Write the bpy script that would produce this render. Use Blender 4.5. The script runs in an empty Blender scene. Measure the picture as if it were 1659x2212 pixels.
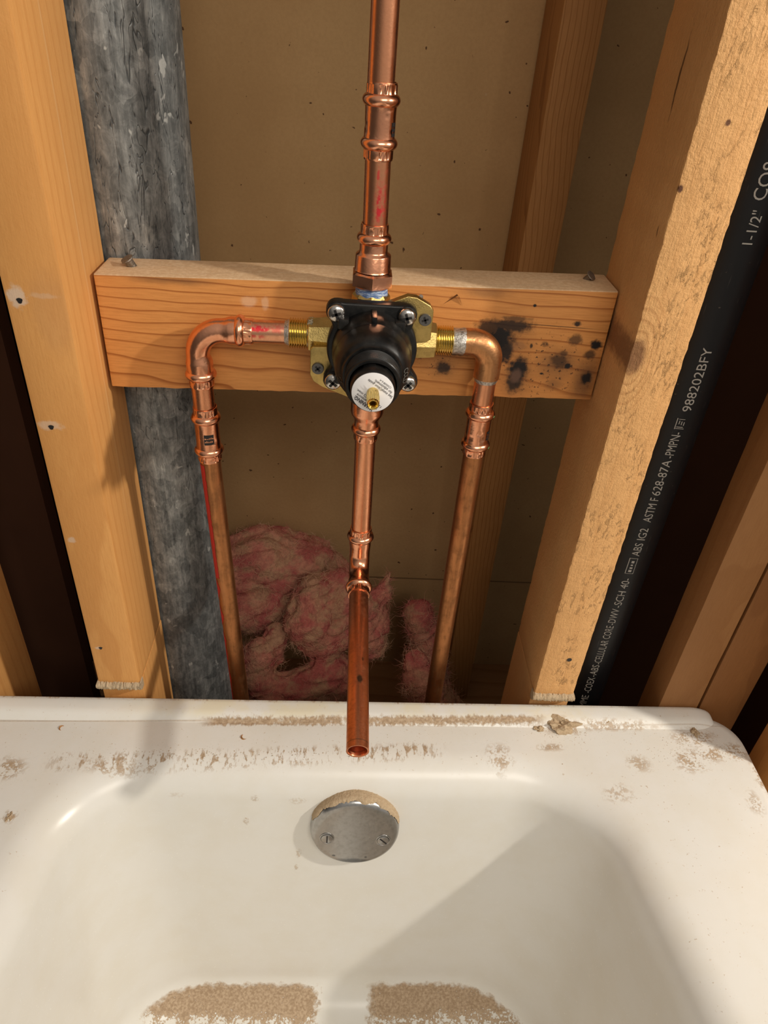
import bpy, bmesh, math, random
from mathutils import Vector, Matrix, noise as mnoise
random.seed(7)
C = bpy.context.scene.collection
S = bpy.context.scene

# ------------------------------------------------------------------ camera, world, lights, exposure
cam_d = bpy.data.cameras.new('camera'); cam = bpy.data.objects.new('camera', cam_d); C.objects.link(cam)
YAW, PITCH, ROLL, FPX = 0.0716747, 0.6225264, -0.0827609, 1558.643
cy_, sy_, cp_, sp_, cr_, sr_ = math.cos(YAW), math.sin(YAW), math.cos(PITCH), math.sin(PITCH), math.cos(ROLL), math.sin(ROLL)
fwd = Vector((sy_*cp_, cy_*cp_, -sp_)); rt0 = Vector((cy_, -sy_, 0)); dn0 = fwd.cross(rt0)
rt = cr_*rt0 + sr_*dn0; dn = -sr_*rt0 + cr_*dn0
M = Matrix((rt, -dn, -fwd)).transposed().to_4x4(); M.translation = Vector((0.17885, -0.45108, 0.54452))
cam.matrix_world = M
cam_d.sensor_fit = 'VERTICAL'; cam_d.sensor_height = 24.0; cam_d.lens = 24.0*FPX/2212.0
cam_d.clip_start = 0.01
S.camera = cam
S.view_settings.view_transform = 'Standard'; S.view_settings.look = 'None'
S.view_settings.gamma = 1.0; S.view_settings.use_curve_mapping = False
S.view_settings.exposure = 0.0

KEY_POS, KEY_POWER, KEY_R = (1.4, -0.52, 1.07), 60.0, 0.032
AMB = 0.21
w = bpy.data.worlds.new('room_light'); S.world = w; w.use_nodes = True
wn = w.node_tree; bg = wn.nodes['Background']
tc = wn.nodes.new('ShaderNodeTexCoord'); sx = wn.nodes.new('ShaderNodeSeparateXYZ'); wn.links.new(tc.outputs['Generated'], sx.inputs[0])
dotn = wn.nodes.new('ShaderNodeVectorMath'); dotn.operation = 'DOT_PRODUCT'; dotn.inputs[1].default_value = (0.45, -0.45, 0.77)
wn.links.new(tc.outputs['Generated'], dotn.inputs[0])
mr = wn.nodes.new('ShaderNodeMapRange'); mr.interpolation_type = 'SMOOTHSTEP'; mr.inputs[1].default_value = -0.15; mr.inputs[2].default_value = 0.75; mr.inputs[3].default_value = 0.30; mr.inputs[4].default_value = 2.0
wn.links.new(dotn.outputs['Value'], mr.inputs[0])
ml = wn.nodes.new('ShaderNodeMath'); ml.operation = 'MULTIPLY'; ml.inputs[1].default_value = AMB
wn.links.new(mr.outputs[0], ml.inputs[0]); wn.links.new(ml.outputs[0], bg.inputs['Strength'])
bg.inputs['Color'].default_value = (1.0, 0.925, 0.82, 1)

kl = bpy.data.lights.new('bathroom_bulb', 'POINT'); kl.energy = KEY_POWER; kl.shadow_soft_size = KEY_R; kl.color = (1.0, 0.925, 0.815)
ko = bpy.data.objects.new('bathroom_bulb', kl); ko.location = KEY_POS; C.objects.link(ko)
cl = bpy.data.lights.new('fill_panel', 'AREA'); cl.shape = 'RECTANGLE'; cl.size = 0.9; cl.size_y = 0.5; cl.energy = 10.5; cl.color = (1.0, 0.925, 0.82)  # added soft fill from the front, an unseen source rather than a fixture
co = bpy.data.objects.new('fill_panel', cl); C.objects.link(co)
co.location = (0.62, -1.30, 1.32); co.rotation_euler = (Vector((0.2, 0.0, 0.1)) - Vector(co.location)).to_track_quat('-Z', 'Y').to_euler()

# ------------------------------------------------------------------ object helpers
def link(name, me, mat, parent=None):
    o = bpy.data.objects.new(name, me); C.objects.link(o)
    if mat: me.materials.append(mat)
    if parent: o.parent = parent
    return o
def origin_of(parent):
    v = Vector((0, 0, 0))
    while parent is not None:
        v = v + parent.location; parent = parent.parent
    return v
def obj(name, bm, mat, parent=None, smooth=True, sharp=40):
    """Links a bmesh built in world coordinates; a top-level mesh gets its origin at the middle of its base."""
    if parent:
        off = origin_of(parent); loc = Vector((0, 0, 0))
    else:
        lo = [min(v.co[i] for v in bm.verts) for i in range(3)]; hi = [max(v.co[i] for v in bm.verts) for i in range(3)]
        off = Vector(((lo[0]+hi[0])/2, (lo[1]+hi[1])/2, lo[2])); loc = off
    bmesh.ops.translate(bm, verts=bm.verts, vec=-off)
    if smooth:
        for f in bm.faces: f.smooth = True
        a = math.radians(sharp)
        for e in bm.edges:
            if len(e.link_faces) == 2 and e.calc_face_angle(0) > a: e.smooth = False
    me = bpy.data.meshes.new(name); bm.to_mesh(me); bm.free()
    o = link(name, me, mat, parent); o.location = loc
    return o
def thing(name, label, cat, loc, group=None):
    o = bpy.data.objects.new(name, None); C.objects.link(o); o.location = loc; o.empty_display_size = 0.02
    return tag(o, label, cat, group)
def tag(o, label, cat, group=None):
    o['label'] = label; o['category'] = cat
    if group: o['group'] = group
    return o
def struct(o): o['kind'] = 'structure'; return o

def add_box(bm, lo, hi, bevel=0.0, seg=2):
    r = bmesh.ops.create_cube(bm, size=1.0); vs = r['verts']
    for v in vs:
        v.co = Vector([lo[i] if v.co[i] < 0 else hi[i] for i in range(3)])
    if bevel:
        es = list({e for v in vs for e in v.link_edges})
        r = bmesh.ops.bevel(bm, geom=es, offset=bevel, segments=seg, affect='EDGES', profile=0.6)
        vs = list({v for f in r['faces'] for v in f.verts} | set(v for v in vs if v.is_valid))
    return vs
def frame(d):
    d = Vector(d).normalized(); up = Vector((0, 0, 1)) if abs(d.z) < 0.9 else Vector((0, -1, 0))
    a = up.cross(d).normalized(); b = d.cross(a).normalized()
    return d, a, b
def add_lathe(bm, p0, d, prof, seg=40, mod=None, cap0=True, cap1=True):
    """prof: list of (s, r) along direction d from p0."""
    d, a, b = frame(d); p0 = Vector(p0); rings = []
    for (s, r) in prof:
        ring = []
        for k in range(seg):
            t = 2*math.pi*k/seg; rr = r if mod is None else r + mod(s, t)
            ring.append(bm.verts.new(p0 + d*s + (a*math.cos(t) + b*math.sin(t))*max(rr, 1e-5)))
        rings.append(ring)
    for i in range(len(rings)-1):
        for k in range(seg):
            k2 = (k+1) % seg
            bm.faces.new((rings[i][k], rings[i][k2], rings[i+1][k2], rings[i+1][k]))
    if cap0: bm.faces.new(list(reversed(rings[0])))
    if cap1: bm.faces.new(rings[-1])
def add_sweep(bm, pts, radii, seg=32, cap0=True, cap1=True, squash=None):
    pts = [Vector(p) for p in pts]; n = len(pts)
    if not hasattr(radii, '__len__'): radii = [radii]*n
    tg = []
    for i in range(n):
        t = (pts[min(i+1, n-1)] - pts[max(i-1, 0)]).normalized(); tg.append(t)
    _, a, b = frame(tg[0]); rings = []
    for i in range(n):
        if i:
            q = tg[i-1].rotation_difference(tg[i]); a = q @ a; b = q @ b
        ring = [bm.verts.new(pts[i] + (a*math.cos(2*math.pi*k/seg) + b*math.sin(2*math.pi*k/seg))*radii[i]) for k in range(seg)]
        rings.append(ring)
    for i in range(n-1):
        for k in range(seg):
            k2 = (k+1) % seg
            bm.faces.new((rings[i][k], rings[i][k2], rings[i+1][k2], rings[i+1][k]))
    if cap0: bm.faces.new(list(reversed(rings[0])))
    if cap1: bm.faces.new(rings[-1])
def add_prism(bm, poly, y0, y1, bevel=0.0, plane='XZ'):
    """poly in X,Z; extruded along Y from y0 (front) to y1 (back)."""
    f0 = [bm.verts.new((x, y0, z)) for x, z in poly]; f1 = [bm.verts.new((x, y1, z)) for x, z in poly]
    n = len(poly); fs = [bm.faces.new(f0), bm.faces.new(list(reversed(f1)))]
    for i in range(n):
        j = (i+1) % n; fs.append(bm.faces.new((f0[j], f0[i], f1[i], f1[j])))
    bmesh.ops.recalc_face_normals(bm, faces=fs)
    if bevel:
        es = [e for e in bm.edges if e.verts[0] in f0 and e.verts[1] in f0]
        bmesh.ops.bevel(bm, geom=es, offset=bevel, segments=3, affect='EDGES', profile=0.5)
def text_geo(txt, size, bold=0.0):
    cu = bpy.data.curves.new('t', 'FONT'); cu.body = txt; cu.size = size; cu.offset = bold; cu.resolution_u = 3
    o = bpy.data.objects.new('t', cu); C.objects.link(o)
    dg = bpy.context.evaluated_depsgraph_get(); me = bpy.data.meshes.new_from_object(o.evaluated_get(dg))
    vs = [v.co.copy() for v in me.vertices]; fs = [tuple(p.vertices) for p in me.polygons]
    bpy.data.objects.remove(o); bpy.data.curves.remove(cu); bpy.data.meshes.remove(me)
    return vs, fs
def add_text(bm, txt, size, fn, bold=0.0, width=None):
    vs, fs = text_geo(txt, size, bold)
    if not vs: return
    x0 = min(v.x for v in vs); x1 = max(v.x for v in vs); k = (width/(x1-x0)) if width else 1.0
    nv = [bm.verts.new(fn((v.x-x0)*k, v.y)) for v in vs]
    for f in fs:
        try: bm.faces.new([nv[i] for i in f])
        except ValueError: pass

# ------------------------------------------------------------------ material helpers
class G:
    def __init__(s, name, rough=0.5, metal=0.0, spec=0.5):
        s.mat = bpy.data.materials.new(name); s.mat.use_nodes = True; s.nt = s.mat.node_tree
        s.b = s.nt.nodes['Principled BSDF']
        s.b.inputs['Roughness'].default_value = rough; s.b.inputs['Metallic'].default_value = metal
        s.b.inputs['Specular IOR Level'].default_value = spec
    def put(s, sock, v):
        if isinstance(v, bpy.types.NodeSocket): s.nt.links.new(v, sock)
        elif isinstance(v, (tuple, list)) and len(v) == 3 and sock.type == 'RGBA': sock.default_value = (*v, 1)
        else: sock.default_value = v
    def m(s, op, a, b=None, c=None, clamp=False):
        n = s.nt.nodes.new('ShaderNodeMath'); n.operation = op; n.use_clamp = clamp
        for i, v in enumerate((a, b, c)):
            if v is not None: s.put(n.inputs[i], v)
        return n.outputs[0]
    def vm(s, op, a, b):
        n = s.nt.nodes.new('ShaderNodeVectorMath'); n.operation = op; s.put(n.inputs[0], a); s.put(n.inputs[1], b)
        return n.outputs[0]
    def pos(s):
        if not hasattr(s, '_p'):
            s._p = s.nt.nodes.new('ShaderNodeNewGeometry').outputs['Position']
        return s._p
    def sep(s, v):
        n = s.nt.nodes.new('ShaderNodeSeparateXYZ'); s.put(n.inputs[0], v); return n.outputs
    def comb(s, x, y, z):
        n = s.nt.nodes.new('ShaderNodeCombineXYZ')
        for i, v in enumerate((x, y, z)): s.put(n.inputs[i], v)
        return n.outputs[0]
    def noise(s, vec, scale, detail=2.0, rough=0.5, dist=0.0):
        n = s.nt.nodes.new('ShaderNodeTexNoise'); s.put(n.inputs['Vector'], vec)
        n.inputs['Scale'].default_value = scale; n.inputs['Detail'].default_value = detail
        n.inputs['Roughness'].default_value = rough; n.inputs['Distortion'].default_value = dist
        return n.outputs['Fac']
    def voro(s, vec, scale, out='Color', feature='F1'):
        n = s.nt.nodes.new('ShaderNodeTexVoronoi'); n.feature = feature; s.put(n.inputs['Vector'], vec); n.inputs['Scale'].default_value = scale
        return n.outputs[out]
    def step(s, x, lo, hi, a=0.0, b=1.0):
        n = s.nt.nodes.new('ShaderNodeMapRange'); n.interpolation_type = 'SMOOTHSTEP'; s.put(n.inputs[0], x)
        for i, v in enumerate((lo, hi, a, b)): s.put(n.inputs[i+1], v)
        return n.outputs[0]
    def mix(s, f, a, b, mode='MIX'):
        n = s.nt.nodes.new('ShaderNodeMix'); n.data_type = 'RGBA'; n.blend_type = mode
        s.put(n.inputs[0], f); s.put(n.inputs[6], a); s.put(n.inputs[7], b); return n.outputs[2]
    def ramp(s, f, stops):
        n = s.nt.nodes.new('ShaderNodeValToRGB'); s.put(n.inputs[0], f); e = n.color_ramp.elements
        while len(e) < len(stops): e.new(0.5)
        for k, (p, c) in enumerate(stops):
            e[k].position = p; e[k].color = (c, c, c, 1) if isinstance(c, (int, float)) else (*c, 1)
        return n.outputs[0]
    def bump(s, h, strength=0.5, dist=0.001, normal=None):
        n = s.nt.nodes.new('ShaderNodeBump'); s.put(n.inputs['Height'], h); n.inputs['Strength'].default_value = strength
        n.inputs['Distance'].default_value = dist
        if normal is not None: s.put(n.inputs['Normal'], normal)
        s.nt.links.new(n.outputs[0], s.b.inputs['Normal']); return n.outputs[0]
    def spots(s, u, v, lst, wob=0.35, nscale=180.0, soft=0.45):
        """lst of (u, v, ru, rv, strength): blotches with ragged edges; returns the mask."""
        nz = s.m('MULTIPLY', s.m('SUBTRACT', s.noise(s.pos(), nscale, 4, 0.6), 0.5), wob*3)
        out = None
        for (cu, cv, ru, rv, st) in lst:
            a = s.m('DIVIDE', s.m('SUBTRACT', u, cu), ru); b = s.m('DIVIDE', s.m('SUBTRACT', v, cv), rv)
            d = s.m('ADD', s.m('SQRT', s.m('ADD', s.m('MULTIPLY', a, a), s.m('MULTIPLY', b, b))), nz)
            k = s.step(d, 1.0-soft, 1.0+soft*0.4, st, 0.0)
            out = k if out is None else s.m('MAXIMUM', out, k)
        return out
    def box(s, u, v, u0, u1, v0, v1, su, sv):
        a = s.m('MULTIPLY', s.step(u, u0-su, u0+su), s.step(u, u1-su, u1+su, 1.0, 0.0))
        b = s.m('MULTIPLY', s.step(v, v0-sv, v0+sv), s.step(v, v1-sv, v1+sv, 1.0, 0.0))
        return s.m('MULTIPLY', a, b)
    def color(s, c): s.put(s.b.inputs['Base Color'], c)
    def rough(s, c): s.put(s.b.inputs['Roughness'], c)
    def metal(s, c): s.put(s.b.inputs['Metallic'], c)

def wood(name, light, dark, axis='z', pith=(0.0, -0.3), freq=70.0, k=0.55, tilt=0.02, wob=0.02, rough=0.62, fuzz=0.25, fuzzscale=350.0, seed=0.0, sharp=0.8, extra=None):
    g = G(name, rough, 0, 0.3); P = g.sep(g.pos())
    if axis == 'z': L, A, B = P[2], P[0], P[1]
    else: L, A, B = P[0], P[1], P[2]
    lowv = g.comb(g.m('ADD', g.m('MULTIPLY', A, 6.0), seed), g.m('MULTIPLY', B, 6.0), g.m('MULTIPLY', L, 2.2))
    w1 = g.m('MULTIPLY', g.m('SUBTRACT', g.noise(lowv, 1.6, 3, 0.55), 0.5), wob)
    w2 = g.m('MULTIPLY', g.m('SUBTRACT', g.noise(g.vm('ADD', lowv, (5.2, 1.3, 7.7)), 1.6, 3, 0.55), 0.5), wob)
    a = g.m('ADD', g.m('SUBTRACT', A, pith[0]), g.m('ADD', w1, g.m('MULTIPLY', L, tilt)))
    b = g.m('ADD', g.m('SUBTRACT', B, pith[1]), w2)
    r = g.m('SQRT', g.m('ADD', g.m('MULTIPLY', a, a), g.m('MULTIPLY', b, b)))
    fr = g.m('FRACT', g.m('MULTIPLY', r, freq))
    late = g.m('MULTIPLY', g.step(fr, 1.0-sharp*0.55, 0.96), g.step(fr, 0.96, 1.0, 1.0, 0.0))
    fv = g.comb(g.m('MULTIPLY', A, 60.0), g.m('MULTIPLY', B, 60.0), g.m('MULTIPLY', L, 4.0))
    fine = g.noise(fv, 14.0, 3, 0.65)
    blot = g.noise(lowv, 3.0, 3, 0.6)
    col = g.mix(g.m('MULTIPLY', late, k), light, dark)
    col = g.mix(g.step(fine, 0.35, 0.75, 0.0, 0.3), col, dark)
    col = g.mix(g.step(blot, 0.35, 0.75, 0.0, 0.4), col, tuple(0.55*l+0.45*d for l, d in zip(light, dark)))
    h = g.m('ADD', g.m('MULTIPLY', fine, 0.6), g.m('MULTIPLY', g.noise(g.pos(), fuzzscale, 4, 0.7), 1.0))
    if extra: col, h = extra(g, P, col, h)
    g.color(col); g.bump(h, fuzz, 0.0012)
    return g.mat

def copper(name, base=(0.83, 0.37, 0.20), tar=(0.40, 0.16, 0.07), amount=0.25, rough=0.27, extra=None, bump=0.08):
    g = G(name, rough, 1.0); P = g.pos(); S3 = g.sep(P)
    st = g.noise(g.comb(g.m('MULTIPLY', S3[0], 9.0), g.m('MULTIPLY', S3[1], 9.0), g.m('MULTIPLY', S3[2], 1.2)), 45.0, 4, 0.65)
    bl = g.noise(P, 90.0, 4, 0.6)
    mk = g.m('MULTIPLY', g.step(g.m('ADD', g.m('MULTIPLY', st, 0.5), g.m('MULTIPLY', bl, 0.5)), 0.42, 0.66), amount)
    col = g.mix(mk, base, tar)
    specks = g.step(g.noise(P, 420.0, 2, 0.5), 0.74, 0.80)
    col = g.mix(g.m('MULTIPLY', specks, 0.8*min(1, amount*2)), col, (0.08, 0.03, 0.015))
    rg = g.m('ADD', rough, g.m('MULTIPLY', mk, 0.25))
    if extra: col, rg = extra(g, S3, col, rg)
    g.color(col); g.rough(rg); g.bump(g.m('ADD', bl, g.noise(P, 500.0, 2)), bump, 0.0006)
    return g.mat

# ------------------------------------------------------------------ materials
PINE_L, PINE_D = (0.72, 0.36, 0.115), (0.50, 0.195, 0.045)
def left_stud_extra(g, P, col, h):
    u, v = P[0], P[2]
    front = g.step(P[1], 0.0006, 0.0016, 1.0, 0.0)
    white = g.m('MULTIPLY', g.spots(u, v, [(-0.0305, 0.3745, 0.0062, 0.0075, 0.6), (-0.0285, 0.283, 0.0095, 0.004, 0.4), (-0.0315, 0.1804, 0.003, 0.003, 0.45),
            (-0.014, 0.376, 0.009, 0.002, 0.22), (-0.0305, 0.0596, 0.003, 0.002, 0.5)], 0.6), front)
    col = g.mix(white, col, (0.72, 0.62, 0.52))
    ink = g.m('MULTIPLY', g.spots(u, v, [(-0.0104, 0.365, 0.014, 0.03, 0.16)], 0.2), front)
    col = g.mix(ink, col, (0.30, 0.16, 0.09))
    line = g.m('MULTIPLY', g.box(P[1], v, 0.0405, 0.0425, 0.2, 1.2, 0.0008, 0.1), 0.35)
    return g.mix(line, col, (0.78, 0.50, 0.24)), h
M_STUD_L = wood('pine_left', PINE_L, PINE_D, 'z', (-0.02, 0.22), 95.0, 0.34, 0.012, 0.02, fuzz=0.16, extra=left_stud_extra, seed=1.0)
def right_stud_extra(g, P, col, h):
    u, v = P[0], P[2]
    front = g.step(P[1], 0.0008, 0.003, 1.0, 0.0)
    knot = g.spots(u, v, [(0.3715, 0.357, 0.0075, 0.014, 1.0)], 0.25, 240)
    du = g.m('DIVIDE', g.m('SUBTRACT', u, 0.371), 0.42); dv = g.m('SUBTRACT', v, 0.356)
    rr = g.m('SQRT', g.m('ADD', g.m('MULTIPLY', du, du), g.m('MULTIPLY', dv, dv)))
    ring = g.m('MULTIPLY', g.step(g.m('FRACT', g.m('MULTIPLY', g.m('ADD', rr, g.m('MULTIPLY', g.noise(g.pos(), 60, 3), 0.006)), 130.0)), 0.55, 0.95), g.m('MULTIPLY', front, g.step(rr, 0.03, 0.06, 0.45, 0.0)))
    col = g.mix(ring, col, (0.40, 0.17, 0.055))
    col = g.mix(g.m('MULTIPLY', knot, 0.8), col, (0.16, 0.065, 0.03))
    dots = g.spots(u, v, [(0.3859, 0.4983, 0.0017, 0.0019, 0.9), (0.3697, 0.4627, 0.0016, 0.0025, 0.95)], 0.15)
    col = g.mix(g.m('MULTIPLY', dots, front), col, (0.10, 0.035, 0.02))
    crack = g.m('MULTIPLY', g.spots(P[1], v, [(0.0425, 0.515, 0.0014, 0.026, 0.9), (0.012, 0.435, 0.001, 0.004, 0.7)], 0.3), g.step(u, 0.369, 0.3705, 1.0, 0.0))
    col = g.mix(crack, col, (0.08, 0.03, 0.01))
    sawn = g.noise(g.comb(g.m('MULTIPLY', u, 1.0), 0.0, g.m('MULTIPLY', g.m('ADD', v, g.m('MULTIPLY', u, -0.5)), 0.40)), 300.0, 5, 0.75, 0.6)
    lump = g.step(g.noise(g.comb(u, P[1], g.m('MULTIPLY', v, 0.6)), 42.0, 2), 0.46, 0.66)
    hh = g.m('MULTIPLY', g.m('MULTIPLY', g.m('SUBTRACT', g.step(sawn, 0.52, 0.68), 0.3), front), g.m('ADD', g.m('MULTIPLY', lump, 1.5), 0.2))
    gr = g.m('MULTIPLY', g.step(g.m('FRACT', g.m('MULTIPLY', P[1], 560.0)), 0.5, 0.9), g.m('SUBTRACT', 1.0, front))
    col = g.mix(g.m('MULTIPLY', gr, 0.25), col, (0.45, 0.22, 0.08))
    return col, g.m('ADD', h, hh)
M_STUD_R = wood('rough_sawn_pine', (0.74, 0.41, 0.165), (0.55, 0.26, 0.085), 'z', (0.60, 0.10), 60.0, 0.22, 0.03, 0.03, fuzz=0.75, extra=right_stud_extra, seed=4.0)
def block_extra(g, P, col, h):
    u, v = P[0], P[2]
    front = g.step(P[1], 0.0475, 0.0490, 1.0, 0.0)
    def f(x): return g.m('MULTIPLY', x, front)
    burn = f(g.spots(u, v, [(0.2890, 0.3450, 0.0115, 0.014, 1.0), (0.2935, 0.3365, 0.0075, 0.012, 0.97), (0.2945, 0.3560, 0.019, 0.0055, 0.92), (0.298, 0.3615, 0.012, 0.0022, 0.7), (0.281, 0.354, 0.012, 0.007, 0.9),
        (0.3062, 0.3235, 0.0085, 0.010, 1.0), (0.3052, 0.3125, 0.0072, 0.010, 0.92), (0.2497, 0.3206, 0.0065, 0.006, 0.9), (0.2600, 0.334, 0.012, 0.0035, 0.85),
        (0.3379, 0.3367, 0.0035, 0.003, 0.7), (0.336, 0.331, 0.008, 0.007, 0.75), (0.3441, 0.3479, 0.0055, 0.005, 0.75), (0.3603, 0.3452, 0.0048, 0.0042, 1.0), (0.3576, 0.3375, 0.005, 0.0042, 0.8),
        (0.3592, 0.3185, 0.0048, 0.0052, 1.0), (0.3428, 0.3602, 0.0035, 0.0022, 0.95), (0.3425, 0.3275, 0.0026, 0.0028, 1.0), (0.3093, 0.3718, 0.0014, 0.0012, 1.0), (0.3245, 0.3203, 0.0018, 0.001, 1.0),
        (0.3125, 0.3415, 0.0012, 0.002, 0.9), (0.3225, 0.3435, 0.003, 0.0025, 0.55)], 0.38, 260.0, 0.5))
    smoke = f(g.spots(u, v, [(0.335, 0.328, 0.020, 0.016, 0.55), (0.358, 0.318, 0.012, 0.022, 0.75), (0.2930, 0.345, 0.022, 0.020, 0.4), (0.306, 0.318, 0.013, 0.020, 0.55), (0.273, 0.3795, 0.018, 0.006, 0.5),
        (0.250, 0.322, 0.016, 0.012, 0.4), (0.0556, 0.3745, 0.032, 0.0035, 0.55), (0.335, 0.3125, 0.009, 0.006, 0.5)], 0.25, 90.0, 0.9))
    peck = f(g.m('MULTIPLY', g.step(g.noise(g.pos(), 380.0, 3, 0.6), 0.60, 0.66), g.spots(u, v, [(0.325, 0.325, 0.045, 0.030, 0.9), (0.245, 0.325, 0.016, 0.013, 0.9)], 0.2, 60, 0.7)))
    ash = f(g.spots(u, v, [(0.3055, 0.3175, 0.0045, 0.0065, 0.8), (0.303, 0.3405, 0.0065, 0.004, 0.3)], 0.3))
    col = g.mix(smoke, col, (0.10, 0.05, 0.025))
    col = g.mix(peck, col, (0.045, 0.02, 0.012))
    col = g.mix(burn, col, (0.012, 0.010, 0.010))
    col = g.mix(ash, col, (0.14, 0.075, 0.05))
    crack = f(g.box(u, g.m('ADD', v, g.m('MULTIPLY', g.m('SUBTRACT', u, 0.32), 0.02)), 0.300, 0.352, 0.3575, 0.3580, 0.01, 0.0003))
    col = g.mix(crack, col, (0.05, 0.02, 0.01))
    whit = f(g.spots(u, v, [(0.108, 0.3625, 0.006, 0.004, 0.4), (0.119, 0.362, 0.003, 0.005, 0.35)], 0.3))
    col = g.mix(whit, col, (0.75, 0.55, 0.38))
    top = g.step(g.m('SUBTRACT', v, g.m('MULTIPLY', u, 0.0256)), 0.3748, 0.3754)
    col = g.mix(g.m('MULTIPLY', top, 0.85), col, g.mix(g.step(g.noise(g.pos(), 300.0, 4, 0.7), 0.35, 0.7), (0.60, 0.42, 0.25), (0.74, 0.56, 0.36)))
    return col, g.m('ADD', h, g.m('MULTIPLY', burn, -2.0))
M_BLOCK = wood('fir_block', (0.66, 0.285, 0.080), (0.30, 0.085, 0.014), 'x', (0.115, 0.272), 150.0, 0.9, -0.03, 0.030, rough=0.5, fuzz=0.12, extra=block_extra, seed=9.0, sharp=0.42)
M_STUD_B = wood('rear_pine', (0.50, 0.235, 0.075), (0.27, 0.10, 0.024), 'z', (0.48, 0.30), 190.0, 0.75, 0.05, 0.03, fuzz=0.15, seed=3.0, sharp=0.5)
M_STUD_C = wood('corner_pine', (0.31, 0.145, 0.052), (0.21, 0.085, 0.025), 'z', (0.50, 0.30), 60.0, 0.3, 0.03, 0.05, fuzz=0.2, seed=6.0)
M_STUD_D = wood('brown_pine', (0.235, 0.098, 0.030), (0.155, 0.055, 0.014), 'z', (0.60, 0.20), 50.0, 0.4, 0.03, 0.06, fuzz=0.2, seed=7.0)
M_PLATE = wood('plate_pine', (0.40, 0.20, 0.08), (0.24, 0.09, 0.025), 'x', (0.2, -0.6), 60.0, 0.5, 0.02, 0.03, seed=8.0)

g = G('gypsum_paper', 0.9, 0, 0.15); P = g.sep(g.pos())
nz = g.noise(g.pos(), 7.0, 4, 0.6); fib = g.noise(g.pos(), 260.0, 3, 0.7)
col = g.mix(g.step(nz, 0.3, 0.7), (0.47, 0.282, 0.125), (0.54, 0.335, 0.155))
col = g.mix(g.step(fib, 0.3, 0.75, 0.0, 0.25), col, (0.36, 0.21, 0.09))
fl = g.step(g.noise(g.pos(), 150.0, 2, 0.4), 0.735, 0.77)
col = g.mix(g.m('MULTIPLY', fl, 0.85), col, (0.06, 0.02, 0.012))
wf = g.step(g.noise(g.vm('ADD', g.pos(), (3.0, 5.0, 1.0)), 70.0, 2, 0.4), 0.775, 0.81)
col = g.mix(g.m('MULTIPLY', wf, 0.5), col, (0.55, 0.42, 0.28))
col = g.mix(g.box(P[0], P[2], -2, 2, -0.1815, -0.1795, 0.1, 0.0012), col, (0.16, 0.09, 0.045))
g.color(col); g.bump(fib, 0.1, 0.0006); M_PAPER = g.mat
g = G('shade_board', 0.85, 0, 0.2); nz = g.noise(g.pos(), 12.0, 4, 0.6)
g.color(g.mix(nz, (0.040, 0.014, 0.006), (0.065, 0.024, 0.010))); g.bump(g.noise(g.pos(), 200, 3), 0.1, 0.001); M_BAY_SHADE = g.mat  # near-black brown: shade of the stud bays put into the colour
g = G('gap_shade', 0.95, 0, 0.1); g.color((0.006, 0.004, 0.003)); M_GAP_SHADE = g.mat  # flat black: deep shade of the left gap put into the colour
g = G('concrete_floor', 0.9, 0, 0.2); g.color(g.mix(g.noise(g.pos(), 30.0, 5, 0.65), (0.10, 0.075, 0.05), (0.20, 0.15, 0.10))); g.bump(g.noise(g.pos(), 90, 4), 0.3, 0.003); M_FLOOR = g.mat

# galvanised vent
g = G('galvanised_steel', 0.5, 0.55); S3 = g.sep(g.pos())
pv = g.comb(g.m('MULTIPLY', S3[0], 1.0), g.m('MULTIPLY', S3[1], 1.0), g.m('MULTIPLY', S3[2], 0.62))
dv = g.vm('ADD', pv, g.vm('MULTIPLY', g.comb(g.noise(pv, 60, 3), g.noise(g.vm('ADD', pv, (4, 4, 4)), 60, 3), g.noise(g.vm('ADD', pv, (9, 9, 9)), 60, 3)), (0.02, 0.02, 0.02)))
sp = g.sep(g.voro(dv, 105.0))[0]
str_ = g.noise(g.comb(g.m('MULTIPLY', S3[0], 10.0), g.m('MULTIPLY', S3[1], 10.0), S3[2]), 26.0, 4, 0.7)
nz = g.noise(pv, 38.0, 5, 0.7)
sm = g.noise(pv, 120.0, 5, 0.75, 1.2)
val = g.m('ADD', g.m('MULTIPLY', sp, 0.09), g.m('ADD', g.m('MULTIPLY', str_, 0.36), g.m('ADD', g.m('MULTIPLY', nz, 0.30), g.m('MULTIPLY', sm, 0.36))))
col = g.ramp(val, [(0.38, (0.045, 0.048, 0.047)), (0.52, (0.15, 0.155, 0.152)), (0.64, (0.30, 0.305, 0.295)), (0.78, (0.62, 0.62, 0.59))])
cr = g.noise(g.comb(g.m('MULTIPLY', S3[0], 6.0), g.m('MULTIPLY', S3[1], 6.0), g.m('MULTIPLY', S3[2], 0.9)), 16.0, 3, 0.6, 0.5)
crack = g.m('MULTIPLY', g.step(g.m('ABSOLUTE', g.m('SUBTRACT', cr, 0.5)), 0.0, 0.012, 1.0, 0.0), g.step(S3[2], 0.1, 0.35, 0.2, 0.75))
col = g.mix(crack, col, (0.02, 0.025, 0.03))
wt = g.step(g.noise(g.vm('ADD', pv, (1.5, 2.5, 0.3)), 78.0, 3, 0.6, 0.3), 0.66, 0.70)
col = g.mix(g.m('MULTIPLY', wt, 0.75), col, (0.55, 0.55, 0.52))
g.color(col); g.rough(g.step(val, 0.3, 0.8, 0.62, 0.38)); g.bump(g.m('ADD', g.m('MULTIPLY', crack, -1.5), val), 0.3, 0.0015); M_GALV = g.mat

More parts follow.
